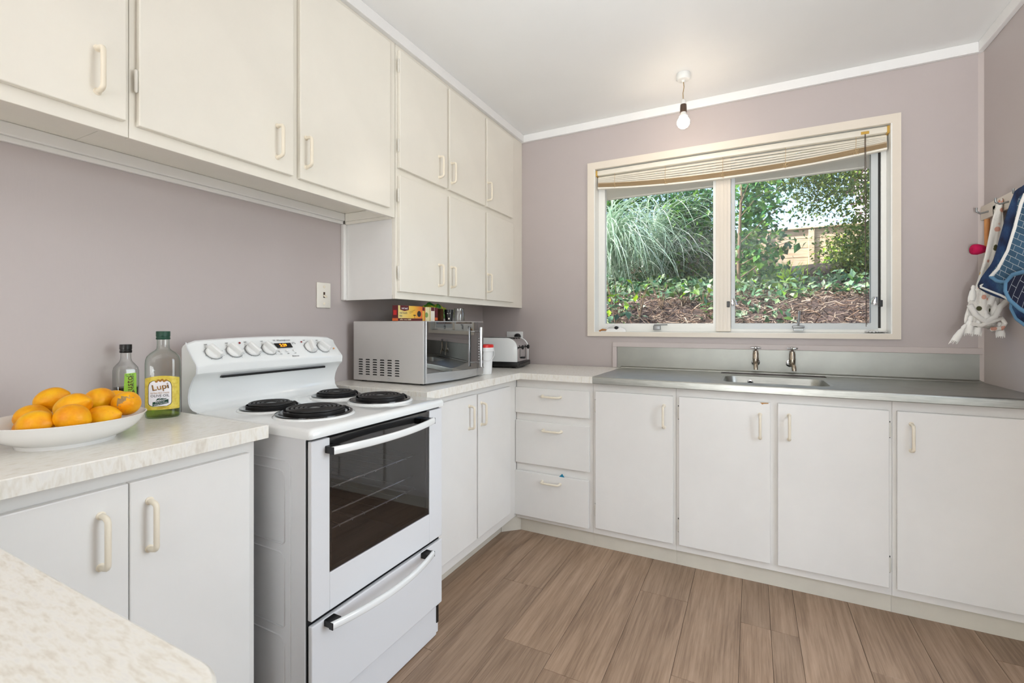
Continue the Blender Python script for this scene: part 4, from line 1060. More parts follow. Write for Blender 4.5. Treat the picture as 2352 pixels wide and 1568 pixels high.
for (u, v, d, mi, ax, lab), p in zip(LEM, pos):
    axis = (Rt * ax[0] + Up * ax[1] + Fw * ax[2]).normalized()
    o = bpy.data.objects.new('lemon', LM[mi]); COL.objects.link(o); o.location = p; ORG[o.name] = p.copy()
    o.rotation_euler = axis.to_track_quat('Z', 'Y').to_euler(); tag(o, lab, 'lemon', 'lemons in the white bowl')
    if 'stem' in lab:
        s = inst('stem_end', bpy.data.meshes.new('stem'), (0, 0, 0)); bpy.data.objects.remove(s)
        bm = lathe([(.0065, .0), (.005, .003), (.0028, .0035)], 12); m2 = bpy.data.meshes.new('stem_end'); bm.to_mesh(m2); bm.free(); setmat(m2, 'lemon_stem')
        s = bpy.data.objects.new('stem_end', m2); COL.objects.link(s); s.parent = o; s.location = (0, 0, .0335)
    if 'scar' in lab:
        bm = bmesh.new(); bmesh.ops.create_icosphere(bm, subdivisions=3, radius=1)
        view = (o.matrix_basis.to_3x3().inverted() @ (Rt * .55 - Fw * .8 + Up * .2)).normalized()
        for vv in bm.verts: vv.co = Vector((vv.co.x * .0289, vv.co.y * .0289, vv.co.z * .0363))
        dele = [f for f in bm.faces if f.calc_center_median().normalized().dot(view) < .86 + .09 * noise.noise(f.calc_center_median() * 160)]
        bmesh.ops.delete(bm, geom=dele, context='FACES'); m2 = bpy.data.meshes.new('scar'); bm.to_mesh(m2); bm.free(); setmat(m2, 'lemon_scar'); shade(m2, 60)
        s = bpy.data.objects.new('scar', m2); COL.objects.link(s); s.parent = o

# ------------------------------------------------------------------ bottles
def sup(a, b, e, n=40):
    return [(a * math.copysign(abs(math.cos(t)) ** (2 / e), math.cos(t)), b * math.copysign(abs(math.sin(t)) ** (2 / e), math.sin(t))) for t in [2 * PI * i / n for i in range(n)]]
def sup_loft(prof, n=40, caps=True):
    return loft([[(x, y, z) for x, y in sup(a, b, e, n)] for a, b, e, z in prof], caps)
# olive oil bottle; local -y faces the viewer
def facing(p, turn): d = Vector((CAM.x - p[0], CAM.y - p[1])); return math.atan2(d.y, d.x) + PI / 2 + turn
t = empty('olive_oil_bottle', (0, 0, 0), 'tall clear olive oil bottle with a yellow label and green cap', 'bottle', rot=(0, 0, facing((.222, -2.192), math.radians(-7)))); t.location = (.222, -2.192, .9)
P_ = [(.038, .026, 2.6, 0), (.0415, .029, 2.6, .004), (.0425, .030, 2.6, .012), (.0425, .030, 2.6, .158), (.0415, .029, 2.6, .168), (.038, .027, 2.5, .178), (.030, .0235, 2.3, .187), (.020, .019, 2.1, .1945), (.0158, .0158, 2, .200), (.0150, .0150, 2, .212), (.0150, .0150, 2, .232)]
ob('glass', sup_loft(P_), 'bottle_glass', t, 40)
ob('oil', sup_loft([(a - .0025, b - .0025, e, max(z, .004)) for a, b, e, z in P_[:3]] + [(.040, .0275, 2.6, .060)]), 'oil', t, 40)
ob('cap', lathe([(.0165, .226), (.0172, .227), (.0172, .231), (.0163, .232), (.0163, .234), (.0172, .235), (.0172, .2485), (.0165, .250)], 32), 'label_green_dark', t, 40)
def wrap(bm, a, b, e, lift):
    """bend an xy drawing (x across, y up) round the front (-y) of a superellipse"""
    for v in bm.verts:
        x = max(-a * .985, min(a * .985, v.co.x)); z = v.co.y; lf = lift + v.co.z
        y = -(b + lf) * (1 - abs(x / (a + lf)) ** e) ** (1 / e); v.co = Vector((x, y, z))
    bmesh.ops.recalc_face_normals(bm, faces=bm.faces); return bm
def sheet(pts_fn, n=24, m=10):
    """grid sheet: pts_fn(s, r) -> (x, y)"""
    bm = bmesh.new(); g = [[bm.verts.new((*pts_fn(i / n, j / m), 0)) for j in range(m + 1)] for i in range(n + 1)]
    for i in range(n):
        for j in range(m): bm.faces.new((g[i][j], g[i + 1][j], g[i + 1][j + 1], g[i][j + 1]))
    return bm
k = NT('label_yellow').set('d9c243', .45)
f = k.noise(k.coords('Object'), 90, 3); k.l(k.ramp(f, [(.35, 'cdb23a'), (.6, 'e0cb55')]), k.b.inputs['Base Color'])
W_l = .0405
lab = ob('label', wrap(sheet(lambda s, r: ((2 * s - 1) * W_l, .0255 + r * (.1155 - .0255 + .007 * (1 - (2 * s - 1) ** 2)))), .0425, .030, 2.6, .0004), 'label_yellow', t)
def panel(s, r):
    y0, y1 = .036, .108; y = y0 + (y1 - y0) * r; hw = .0265
    e_ = min((y - y0) / .012, (y1 - y) / .020, 1); hw = hw * (.62 + .38 * math.sqrt(max(0, 1 - (1 - e_) ** 2))); return ((2 * s - 1) * hw - .004, y)
def wr(bm, lift, name, mat): return ob(name, wrap(bm, .0425, .030, 2.6, lift), mat, lab)
def panel_b(s, r):
    x, y = panel(s, r); return (-.004 + (x + .004) * 1.05, .072 + (y - .072) * 1.03)
wr(sheet(panel_b, 20, 16), .0006, 'panel_border', 'ink_dark')
wr(sheet(panel, 20, 16), .0008, 'panel', 'label_white')
def T(s, size, x, y, rot=0, **kw): return xf(text_bm(s, size, **kw), Matrix.Translation((x, y, 0)) @ Matrix.Rotation(rot, 4, 'Z'))
wr(T('Lupi', .0245, -.0030, .0905, .16, extrude=.0002), .0011, 'brand_outline', 'ink_dark')
wr(T('Lupi', .0225, -.0032, .0908, .16, extrude=.0002), .0015, 'brand_text', 'gold_ink')
wr(T('OLIVE OIL', .0098, -.004, .0655), .0011, 'title_text', 'ink_dark')
wr(T('EXTRA MILD TASTE', .0050, -.004, .0735), .0011, 'subtitle_text', 'gold_ink')
def band(s, r): return ((-.021 + s * .037), .0365 + r * .0115 + s * .007)
wr(sheet(band, 10, 2), .0011, 'ribbon', 'label_green_dark')
wr(join(T('Perfect for', .0052, -.003, .0485, .19), T('baking and frying', .0048, -.0025, .0435, .19)), .0014, 'ribbon_text', 'label_white')
wr(T('1 Litre Net', .0048, .0, .0305, .10), .0008, 'volume_text', 'gold_ink')
def ell(cx, cy, a, b, rot=0, n=14):
    bm = bmesh.new(); bm.faces.new([bm.verts.new((cx + a * math.cos(2 * PI * i / n) * math.cos(rot) - b * math.sin(2 * PI * i / n) * math.sin(rot), cy + a * math.cos(2 * PI * i / n) * math.sin(rot) + b * math.sin(2 * PI * i / n) * math.cos(rot), 0)) for i in range(n)]); return bm
wr(join(*[ell(-.012 + i * .0045, .1085 - abs(i - 2.5) * .0008 + (i % 2) * .003, .0035, .0028) for i in range(6)]), .0012, 'olive_print', 'gold_ink')
wr(join(*[ell(-.010 + i * .0035, .0555 + (i % 2) * .0008, .005, .0011, .9 - i * .12) for i in range(6)]), .0012, 'leaf_print', 'label_green_dark')

t = empty('vinegar_bottle', (0, 0, 0), 'square clear bottle with a lime green label and dark vinegar', 'bottle', rot=(0, 0, facing((.062, -2.215), math.radians(14)))); t.location = (.062, -2.215, .9)
P_ = [(.026, .026, 5, 0), (.028, .028, 5, .004), (.0285, .0285, 5, .02), (.0285, .0285, 5, .130), (.027, .027, 4, .140), (.021, .021, 3, .150), (.0155, .0155, 2.2, .158), (.0130, .0130, 2, .166), (.0125, .0125, 2, .188)]
ob('glass', sup_loft(P_), 'clear_glass', t, 40)
ob('vinegar', sup_loft([(.024, .024, 5, .004), (.0262, .0262, 5, .02), (.0262, .0262, 5, .080)]), 'vinegar', t, 40)
ob('cap', lathe([(.0145, .184), (.0152, .185), (.0152, .191), (.0142, .192), (.0142, .194), (.0152, .195), (.0152, .208), (.0145, .2095)], 28), 'black_plastic', t, 40)
lb = ob('label', place(prism([(-.0165, .022), (.0175, .022), (.0160, .124), (-.0120, .123)], 2, 0, .0004), (.002, -.0288, 0), (1, 0, 0), (0, 0, 1)), 'label_lime', t)
def LB(bm): return place(bm, (.002, -.0293, 0), (1, 0, 0), (0, 0, 1))
ob('brand_text', LB(T('gusto', .0235, -.0005, .088, PI / 2, spacing=1.05)), 'card_dark_red', lb)
ob('small_text', LB(join(xf(fine_print(.062, .0034, 3, 2), Matrix.Translation((.0085, .086, 0)) @ Matrix.Rotation(PI / 2, 4, 'Z')), xf(fine_print(.022, .0034, 3, 3), Matrix.Translation((.001, .119, 0))), xf(fine_print(.018, .0030, 2, 4), Matrix.Translation((.001, .1145, 0))))), 'ink', lb)
ob('apple_print', LB(ell(0, .055, .0065, .006)), 'label_white', lb)

# ------------------------------------------------------------------ venetian blind
t = empty('venetian_blind', (1.609, .03, 2.17), 'cream venetian blind pulled up to the top of the window', 'blind')
BX0, BX1 = .856, 2.363
plain('slat_white', 'efe9db', .35); plain('slat_tan_shade', 'd8bb90', .45); plain('brass_clip', 'c7a04a', .4, .3)
ob('head_rail', box(BX0, BX1, .010, .052, 2.138, 2.168, .003), 'slat_white', t, 40)
for x in (BX0, BX1): ob('end_bracket', join(box(x - .006, x + .004, .006, .054, 2.132, 2.1695, .001)), 'brass_clip', t)
def sag(x):
    f = (x - BX0) / (BX1 - BX0); return .040 * (1 - abs(2 * f - 1) ** 2.2)
def slat(zf, tilt, w, mat, name='slat', th=.0009):
    rings = []
    for i in range(15):
        x = BX0 + .004 + (BX1 - BX0 - .008) * i / 14; z = zf(x); up, dn = [], []
        for kx in range(5):
            q = (kx / 4 - .5) * w; c = .0022 * (1 - (2 * kx / 4 - 1) ** 2)
            yy = .031 + q * math.cos(tilt) - c * math.sin(tilt); zz = z + q * math.sin(tilt) + c * math.cos(tilt)
            up.append((x, yy, zz + th)); dn.append((x, yy, zz))
        rings.append(up + dn[::-1])
    ob(name, loft(rings), mat, t, 40)
for i in range(5):
    slat(lambda x, i=i: 2.130 - (i + .5) * (.0362 + sag(x)) / 5, math.radians(46), .0225, 'slat_white')
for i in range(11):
    slat(lambda x, i=i: 2.0920 - sag(x) - i * .0026, math.radians(R.uniform(-3, 3)), .0245, 'slat_tan_shade')  # stacked slats tinted tan: shade of their gaps put into the colour
rings = []
for i in range(15):
    x = BX0 + .004 + (BX1 - BX0 - .008) * i / 14; z = 2.0545 - sag(x)
    rings.append([(x, .017, z), (x, .017, z + .009), (x, .020, z + .011), (x, .043, z + .011), (x, .046, z + .008), (x, .046, z), (x, .032, z - .003)])
ob('bottom_rail', loft(rings), 'slat_white', t, 40)
for u in (1412, 1528, 1660, 1804, 1966):
    x = atp(u, 400, (0, .018, 0), (0, 1, 0)).x; zb = 2.06 - sag(x)
    bm = tube([(x, .0165, 2.138), (x + .001, .016, 2.12), (x - .001, .016, zb + .04), (x, .0155, zb)], .0011, 5)
    for q in range(7): merge(bm, tube([(x + R.uniform(-.014, .0), .0155, zb + R.uniform(.0, .034)), (x + R.uniform(-.006, .012), .0135, zb + R.uniform(.0, .034)), (x + R.uniform(0, .014), .0155, zb + R.uniform(-.004, .034))], .0008, 4))
    ob('ladder_cord', bm, 'cord_tan', t)
x = atp(1986, 400, (0, .012, 0), (0, 1, 0)).x
ob('pull_cord', join(tube([(x, .009, 2.15), (x, .008, 1.9), (x + .003, .009, 1.5), (x + .006, .012, 1.16)], .0014, 6), tube([(x + .004, .009, 2.15), (x + .006, .010, 1.8), (x + .002, .011, 1.5), (x + .010, .012, 1.17)], .0012, 6)), 'brass_brown', t)
ob('cord_lock', box(x - .016, x + .018, .006, .0105, 2.143, 2.157, .001), 'brass_clip', t)

# oddments on the sill
t = empty('white_ornament', (.95, .035, WZ0 + .008), 'small white rounded ornament with a black centre on the window sill', 'ornament')
SZ = WZ0 + .008
def lobe(cx, cy, a, b, c):
    bm = bmesh.new(); bmesh.ops.create_uvsphere(bm, u_segments=24, v_segments=12, radius=1)
    for v in bm.verts: v.co = Vector((cx + v.co.x * a, cy + v.co.y * b, SZ + max(0, v.co.z) * c))
    return bm
ob('left_wing', lobe(.955, .012, .040, .014, .022), 'felt_white', t, 60)
ob('right_wing', lobe(1.005, .018, .040, .014, .026), 'felt_white', t, 60)
ob('arch', tube([(.905, .04, SZ), (.92, .042, SZ + .03), (.955, .045, SZ + .042), (.995, .042, SZ + .034), (1.01, .04, SZ + .015)], .005, 8), 'felt_white', t, 60)
bm = bmesh.new(); bmesh.ops.create_uvsphere(bm, u_segments=16, v_segments=10, radius=1)
for v in bm.verts: v.co = Vector((.984 + v.co.x * .014, .012 + v.co.y * .008, SZ + .024 + v.co.z * .011))
ob('black_centre', bm, 'black_plastic', t, 60)
t2 = ob('dry_leaf_scrap', join(tube([(.868, .02, SZ + .004), (.89, .025, SZ + .012), (.915, .03, SZ + .010)], [.003, .007, .003], 6), box(.872, .882, .008, .014, SZ, SZ + .008)), 'amber_scrap'); tag(t2, 'curled brown scrap beside the white ornament on the sill', 'scrap')
bm = bmesh.new(); g = []
for i in range(13):
    g.append([bm.verts.new((2.275 + i * .0072, .012 + j * .008, SZ + .004 + .012 * abs(noise.noise(Vector((i * .55, j * .6, 3)))) + .004 * (i % 2))) for j in range(9)])
for i in range(12):
    for j in range(8): bm.faces.new((g[i][j], g[i + 1][j], g[i + 1][j + 1], g[i][j + 1]))
o = ob('plastic_wrapper', bm, 'felt_white', None, 20); tag(o, 'crumpled white wrapper in the right corner of the window sill', 'wrapper')
md_ = o.modifiers.new('thick', 'SOLIDIFY'); md_.thickness = .0008

# ------------------------------------------------------------------ hook rail, towels
t = empty('hook_rail', (RX, -.33, 1.648), 'white wooden hook rail on the right wall', 'hook rail')
ob('rail_board', box(RX - .018, RX - .0005, -.75, -.034, 1.648, 1.712, .003), 'window_cream', t, 40)
for y in (-.115, -.30, -.45, -.60): ob('hook', tube([(RX - .018, y, 1.675), (RX - .045, y, 1.668), (RX - .058, y, 1.678), (RX - .058, y, 1.695)], .004, 8), 'galvanised', t, 50)
# spoon handle hanging in the corner
WP = (2.655, -.085, 1.5); WN = (.35, -1, 0)
p0 = atp(2270, 478, WP, WN); p1 = atp(2266, 535, WP, WN)
o = ob('wooden_spoon', tube([p0, p0.lerp(p1, .08), p0.lerp(p1, .5), p1, p1 + Vector((0, 0, -.09))], [.006, .0115, .011, .008, .007], 12), 'peg_wood', None, 50); tag(o, 'tan wooden spoon handle hanging beside the white towel', 'spoon')
# white towel: a gathered bundle
WP = (2.585, -.26, 1.4)
LV = [(462, 2300, 2334), (474, 2289, 2332), (505, 2279, 2326), (540, 2272, 2318), (580, 2263, 2308), (620, 2253, 2300), (655, 2242, 2296), (685, 2230, 2292), (710, 2225, 2296), (735, 2220, 2290), (752, 2222, 2276)]
rings = []
NS = 44
for li, (v, ul, ur) in enumerate(LV):
    a = atp(ul, v, WP, WN); b = atp(ur, v, WP, WN); c = (a + b) / 2; ex = (b - a) / 2; ry = ray((ul + ur) / 2, 746.14).normalized(); ey = ry * .045
    ring = []
    for i in range(NS):
        th = 2 * PI * i / NS; m_ = 1 + .13 * math.sin(5 * th + li * .35) + .08 * math.sin(9 * th - li * .5)
        p = c + (ex * math.cos(th) * m_ + ey * math.sin(th) * m_)
        p.z += .008 * math.sin(3 * th + li); p.x = min(p.x, RX - .02); p.y = min(p.y, -.03); ring.append(p)
    rings.append(ring)
tw = empty('white_towel', (2.64, -.15, 1.15), 'white spotted towel with tassels bunched on the hook rail', 'towel')
bm = loft(rings)
for _ in range(2): bmesh.ops.subdivide_edges(bm, edges=bm.edges, cuts=1, use_grid_fill=True, smooth=.5) if _ == 0 else None
ob('cloth', bm, 'towel_white', tw, 70)
def tassel(u0, v0, u1, v1, s=1.0, mat='cotton_white', parent=None):
    a = atp(u0, v0, (2.56, -.31, 1.2), WN); b = atp(u1, v1, (2.56, -.31, 1.2), WN); d = b - a
    bm = tube([a, a + d * .18, a + d * .25, a + d * .4, a + d * .75, b], [.005 * s, .0085 * s, .0065 * s, .011 * s, .014 * s, .0115 * s], 12)
    for q in range(14):
        an = 2 * PI * q / 14; off = Vector((math.cos(an), math.sin(an) * .7, 0)) * .012 * s
        merge(bm, tube([a + d * .4 + off * .7, a + d * .8 + off * 1.1, b + off * 1.1 + d * R.uniform(.0, .16)], [.0022 * s, .0022 * s, .001 * s], 5))
    return ob('tassel', bm, mat, parent, 60)
for q in [(2218, 745, 2192, 784, 1.0), (2230, 725, 2224, 766, 1.1), (2246, 735, 2243, 768, 1.1), (2296, 740, 2298, 772, 1.0), (2286, 668, 2272, 700, .9), (2284, 690, 2286, 722, 1.0), (2262, 712, 2270, 742, 1.0), (2236, 655, 2232, 690, .9)]: tassel(*q, parent=tw)
# looping edges of the towel below
def ribbon(pts, wd, name, mat, parent):
    P = [atp(u, v, (2.558 + .002 * i, -.32, 1.2), WN) for i, (u, v) in enumerate(pts)]
    bm = tube(P, wd, 8)
    return ob(name, bm, mat, parent, 60)
ribbon([(2228, 700), (2240, 722), (2262, 738), (2285, 728), (2296, 706), (2316, 688)], .011, 'loop', 'cotton_white', tw)
ribbon([(2228, 742), (2250, 748), (2278, 738), (2300, 730), (2308, 742), (2300, 754), (2278, 756)], .009, 'loop', 'towel_white', tw)
# magenta tassel
a = atp(2266, 572, (2.65, -.10, 1.5), WN); b = atp(2232, 573, (2.65, -.10, 1.5), WN); d = b - a
bm = tube([a, a + d * .3, a + d * .6, a + d * .9, b], [.010, .019, .024, .023, .014], 14)
for q in range(18):
    an = 2 * PI * q / 18; off = Vector((math.cos(an) * .3, math.cos(an) * .4, math.sin(an))) * .018
    merge(bm, tube([a + d * .3 + off * .7, a + d * .7 + off, b + off * .8 + d * R.uniform(-.1, .1)], [.003, .003, .0015], 5))
o = ob('red_tassel', bm, 'magenta_wool', None, 60); tag(o, 'magenta wool tassel sticking out beside the white towel', 'tassel')
# navy mitt and pot holders
HN = Vector((-.975, -.22, 0)).normalized(); HP0 = Vector((2.60, -.36, 1.4)); HH = Vector((.22, -.975, 0)).normalized()
def pad(pts, off, th, mat, name, parent, puff=.004, rot=0):
    P0 = HP0 + HN * off
    P = [atp(u, v, P0, HN) for u, v in pts]
    # resample outline smoothly and build a pillow
    out = []; n_ = len(P)
    for i in range(n_):
        for s_ in range(4): 
            f = s_ / 4; p_1, p0_, p1_, p2_ = P[i - 1], P[i], P[(i + 1) % n_], P[(i + 2) % n_]
            out.append(.5 * ((2 * p0_) + (p1_ - p_1) * f + (2 * p_1 - 5 * p0_ + 4 * p1_ - p2_) * f * f + (3 * p0_ - p_1 - 3 * p1_ + p2_) * f ** 3))
    c = sum(out, Vector()) / len(out); rings = []
    for sc, d in ((.97, -th / 2), (1, -th / 4), (1, th / 4), (.97, th / 2), (.8, th / 2 + puff * .6), (.5, th / 2 + puff), (.2, th / 2 + puff)):
        rings.append([c + (p - c) * sc + HN * d for p in out])
    bm = loft(rings); uv = bm.loops.layers.uv.new('UVMap')
    for f in bm.faces:
        for l in f.loops:
            q = l.vert.co - c; a_, b_ = q.dot(HH), q.z; l[uv].uv = (a_ * math.cos(rot) - b_ * math.sin(rot), a_ * math.sin(rot) + b_ * math.cos(rot))
    return ob(name, bm, mat, parent, 60), out
def binding(pts, off, r, mat, name, parent):
    P0 = HP0 + HN * off; ob(name, tube([atp(u, v, P0, HN) for u, v in pts], r, 8), mat, parent, 60)
t = empty('navy_oven_mitt', (2.64, -.36, 1.32), 'dark blue towelling oven mitt with white binding on the hook rail', 'oven mitt')
pad([(2420, 415), (2352, 428), (2338, 446), (2324, 488), (2309, 540), (2292, 598), (2270, 634), (2254, 655), (2262, 668), (2300, 684), (2340, 690), (2420, 690)], .0, .030, 'navy_towelling', 'mitt_body', t, .012)
binding([(2253, 656), (2268, 648), (2290, 647), (2308, 651)], .018, .0045, 'cotton_white', 'binding', t)
binding([(2253, 659), (2275, 668), (2300, 678), (2322, 690)], .018, .0045, 'cotton_white', 'binding', t)
t = empty('light_blue_pot_holder', (2.62, -.42, 1.36), 'light blue brick patterned pot holder with white piping', 'pot holder', 'pot holders on the hook rail')
pad([(2440, 420), (2352, 446), (2343, 470), (2331, 520), (2315, 575), (2294, 615), (2277, 634), (2300, 646), (2352, 642), (2440, 632)], .034, .014, 'quilt_light', 'pad', t, .005, math.radians(28))
binding([(2356, 444), (2346, 468), (2333, 520), (2316, 575), (2294, 616), (2276, 635)], .045, .0065, 'cotton_white', 'piping', t)
binding([(2276, 635), (2290, 645), (2315, 649), (2352, 644), (2440, 633)], .045, .0070, 'navy_piping', 'binding', t)
t = empty('dark_pot_holder', (2.62, -.44, 1.27), 'dark navy pot holder with thick blue binding, lowest on the hook rail', 'pot holder', 'pot holders on the hook rail')
pad([(2450, 622), (2352, 626), (2328, 632), (2313, 648), (2312, 668), (2322, 688), (2345, 708), (2450, 760)], .072, .014, 'quilt_dark', 'pad', t, .004, math.radians(-60))
binding([(2450, 620), (2352, 624), (2328, 630), (2312, 647), (2311, 668), (2321, 689), (2345, 710), (2450, 765)], .080, .0078, 'navy_piping', 'binding', t)
pad([(2450, 700), (2352, 690), (2326, 686), (2324, 706), (2336, 730), (2356, 744), (2450, 770)], .045, .014, 'navy_towelling', 'lining', t, .004)
binding([(2325, 690), (2324, 708), (2336, 732), (2356, 747), (2450, 775)], .052, .007, 'navy_piping', 'binding', t)

# ------------------------------------------------------------------ the garden bank outside the window
def ground_z(x, y):
    pts = [(.8, .0), (.95, .80), (1.3, 1.12), (2.0, 1.37), (3.0, 1.60), (4.0, 1.77), (5.2, 1.86), (7, 1.90), (14, 2.0)]
    for (a, za), (b, zb) in zip(pts, pts[1:]):
        if y <= b: z = za + (zb - za) * (y - a) / (b - a); break
    else: z = 2.0
    return z + .05 * noise.noise(Vector((x * 1.3, y * 1.3, 0))) + .02 * noise.noise(Vector((x * 5, y * 5, 2)))
bm = bmesh.new(); g = []
xs = [-7 + i * .2 for i in range(80)]; ysg = [.8 + .1 * i for i in range(42)] + [5 + .6 * i for i in range(15)]
for x in xs: g.append([bm.verts.new((x, y, ground_z(x, y))) for y in ysg])
for i in range(len(xs) - 1):
    for j in range(len(ysg) - 1): bm.faces.new((g[i][j], g[i + 1][j], g[i + 1][j + 1], g[i][j + 1]))
struct('garden_bank', bm, 'soil', 60, 'brown earth bank rising behind the house')
struct('bounce_path', box(-8, 9, .12, .82, -.08, 0), 'concrete', label='unseen pale concrete path added to bounce light onto the eave')  # out of view, added as a reflector for the soffit
struct('eave', join(box(-2, 5, .12, .50, 2.112, 2.13), box(-2, 5, .50, .53, 2.107, 2.25)), 'fascia_white', label='white eave soffit above the kitchen window outside')

def mesh_from(name, V, F, mat):
    me = bpy.data.meshes.new(name); me.from_pydata(V, [], F); setmat(me, mat); me.update(); return me
def leaf_geo(V, F, p, d, n, L, w, fold=.25):
    """one leaf: five points, four triangles; d = direction, n = upper normal"""
    s = d.cross(n); s = s.normalized() if s.length > 1e-6 else Vector((1, 0, 0)); n = s.cross(d)
    b = len(V); m = p + d * L * .45
    V += [p, m + s * w + n * w * fold, m, m - s * w + n * w * fold, p + d * L - n * L * .08]
    F += [(b, b + 1, b + 2), (b, b + 2, b + 3), (b + 1, b + 4, b + 2), (b + 2, b + 4, b + 3)]
def rdir(r, up=0):
    while True:
        v = Vector((r.uniform(-1, 1), r.uniform(-1, 1), r.uniform(-1, 1)))
        if .05 < v.length < 1: break
    v.normalize(); v.z += up; return v.normalized()
def leaves(n, sample, L, w, r, droop=-.2):
    V, F = [], []
    for _ in range(n):
        p = sample(r); d = rdir(r, droop); nn = rdir(r, .9); k = r.uniform(.6, 1.25); leaf_geo(V, F, p, d, nn, L * k, w * k)
    return V, F
def blob(c, rad, r, shell=.45):
    d = rdir(r); k = shell + (1 - shell) * r.random() ** .6; return Vector((c[0] + d.x * rad[0] * k, c[1] + d.y * rad[1] * k, c[2] + d.z * rad[2] * k))
def stuff_part(name, V, F, mat, parent):
    o = ob(name, mesh_from(name, V, F, mat), mat, parent); o['kind'] = 'stuff'; return o
def branch(pts, r0, r1, n=7):
    k = len(pts); return tube(pts, [r0 + (r1 - r0) * i / (k - 1) for i in range(k)], n)
rg = random.Random(21)

# hedge of shrubs filling the left light, three bushes
for (c, rad, n_, lab) in [((-1.6, 5.2, 2.9), (1.6, .9, 1.7), 7500, 'dark green bush behind the tussocks, at the far left of the window'),
                          ((.15, 4.9, 2.75), (1.0, .8, 1.55), 9000, 'dark green bush behind the arching grass'),
                          ((1.02, 4.3, 2.35), (.55, .55, .9), 5200, 'dense small leaved bush behind the window mullion')]:
    t = empty('bush', (c[0], c[1], ground_z(c[0], c[1])), lab, 'bush', 'bushes on the bank')
    V, F = leaves(n_, lambda r: blob(c, rad, r, .35), .085, .022, rg); stuff_part('foliage', V, F, 'leaf_shrub', t)
    bm = bmesh.new()
    for q in range(6):
        e = blob(c, (rad[0] * .7, rad[1] * .7, rad[2] * .6), rg, .5); b0 = Vector((c[0] + rg.uniform(-.1, .1), c[1], ground_z(c[0], c[1]) - .05)); merge(bm, branch([b0, b0.lerp(e, .5) + Vector((0, 0, .15)), e], .022, .006))
    ob('stem', bm, 'bark', t, 60)
# arching tussock grass
def blade_mesh(L, e0, e1, wd):
    V, F = [], []; p = Vector((0, 0, 0)); N = 11
    for i in range(N + 1):
        f = i / N; el = math.radians(e0 + (e1 - e0) * f ** .75); ww = wd * (1 - f ** 2.2) + .0008
        V += [p + Vector((0, ww, 0)), p + Vector((0, 0, -ww * .35)), p + Vector((0, -ww, 0))]
        if i:
            b = 3 * i; F += [(b - 3, b - 2, b + 1, b), (b - 2, b - 1, b + 2, b + 1)]
        p = p + Vector((math.cos(el), 0, math.sin(el))) * (L / N)
    return mesh_from('blade', V, F, 'leaf_grass')
BL = [blade_mesh(rg.uniform(1.15, 1.75), rg.uniform(58, 82), rg.uniform(-78, -45), rg.uniform(.005, .0095)) for _ in range(14)]
TUS = [((.02, 3.35), (-60, 40), 210, 'tall arching tussock grass at the left of the window'), ((.55, 4.0), (-75, 60), 90, 'arching tussock grass further back, right of the tall one')]
for (bx, by), az, n_, lab in TUS:
    bz = ground_z(bx, by); t = empty('tussock_grass', (bx, by, bz), lab, 'grass', 'tussocks on the bank')
    for q in range(n_):
        a = math.radians(rg.gauss(-25 if by < 3.6 else -5, 62)); s = rg.uniform(.75, 1.1)
        inst('blade', rg.choice(BL), (bx + rg.gauss(0, .10), by + rg.gauss(0, .10), bz + rg.uniform(.35, .85)), (rg.uniform(-.25, .25), rg.uniform(-.2, .3), a), t, (s, 1, s))
    V, F = [], []
    for q in range(260):
        me = rg.choice(BL); a = math.radians(rg.uniform(-180, 180)); s = rg.uniform(.6, 1.05); m_ = Matrix.Translation((bx + rg.gauss(0, .14), by + .12 + rg.gauss(0, .14), bz + rg.uniform(.0, .5))) @ Matrix.Rotation(a, 4, 'Z') @ Matrix.Scale(s, 4)
        b0 = len(V); V += [m_ @ v.co for v in me.vertices]; F += [tuple(i + b0 for i in p.vertices) for p in me.polygons]
    stuff_part('inner_blades', V, F, 'leaf_grass', t)
# low leafy plants along the bank: the front ones leaf by leaf
def cover_leaf(L, w):
    V, F = [], []; leaf_geo(V, F, Vector((0, 0, 0)), Vector((1, 0, .15)).normalized(), Vector((0, 0, 1)), L, w); return mesh_from('leaf', V, F, 'leaf_cover')
CL = [cover_leaf(.085, .024), cover_leaf(.070, .022), cover_leaf(.10, .027)]
CLb = []
for me in CL:
    m2 = me.copy(); m2.materials.clear(); setmat(m2, 'leaf_bright'); CLb.append(m2)
FRONT = [(1400, 690, 4.0), (1415, 640, 4.4), (1440, 715, 3.9), (1470, 655, 4.5), (1520, 650, 4.6), (1570, 655, 4.6), (1615, 665, 4.5), (1710, 655, 4.6), (1750, 650, 4.5), (1800, 668, 4.4), (1860, 690, 4.3), (1900, 665, 4.5), (1940, 690, 4.3), (1980, 700, 4.1)]
WHERE = ['lowest at the left edge of the window', 'under the drooping grass tips at the left', 'over the bare soil in the lower left corner', 'below the grass, third along', 'below the middle of the left pane', 'left of centre above the mulch', 'just left of the window mullion', 'just right of the window mullion', 'under the broad leaved shrub', 'below the fence at its left', 'in front of the dark log', 'below the fence post', 'right of the fence post above the mulch', 'at the right edge of the window']
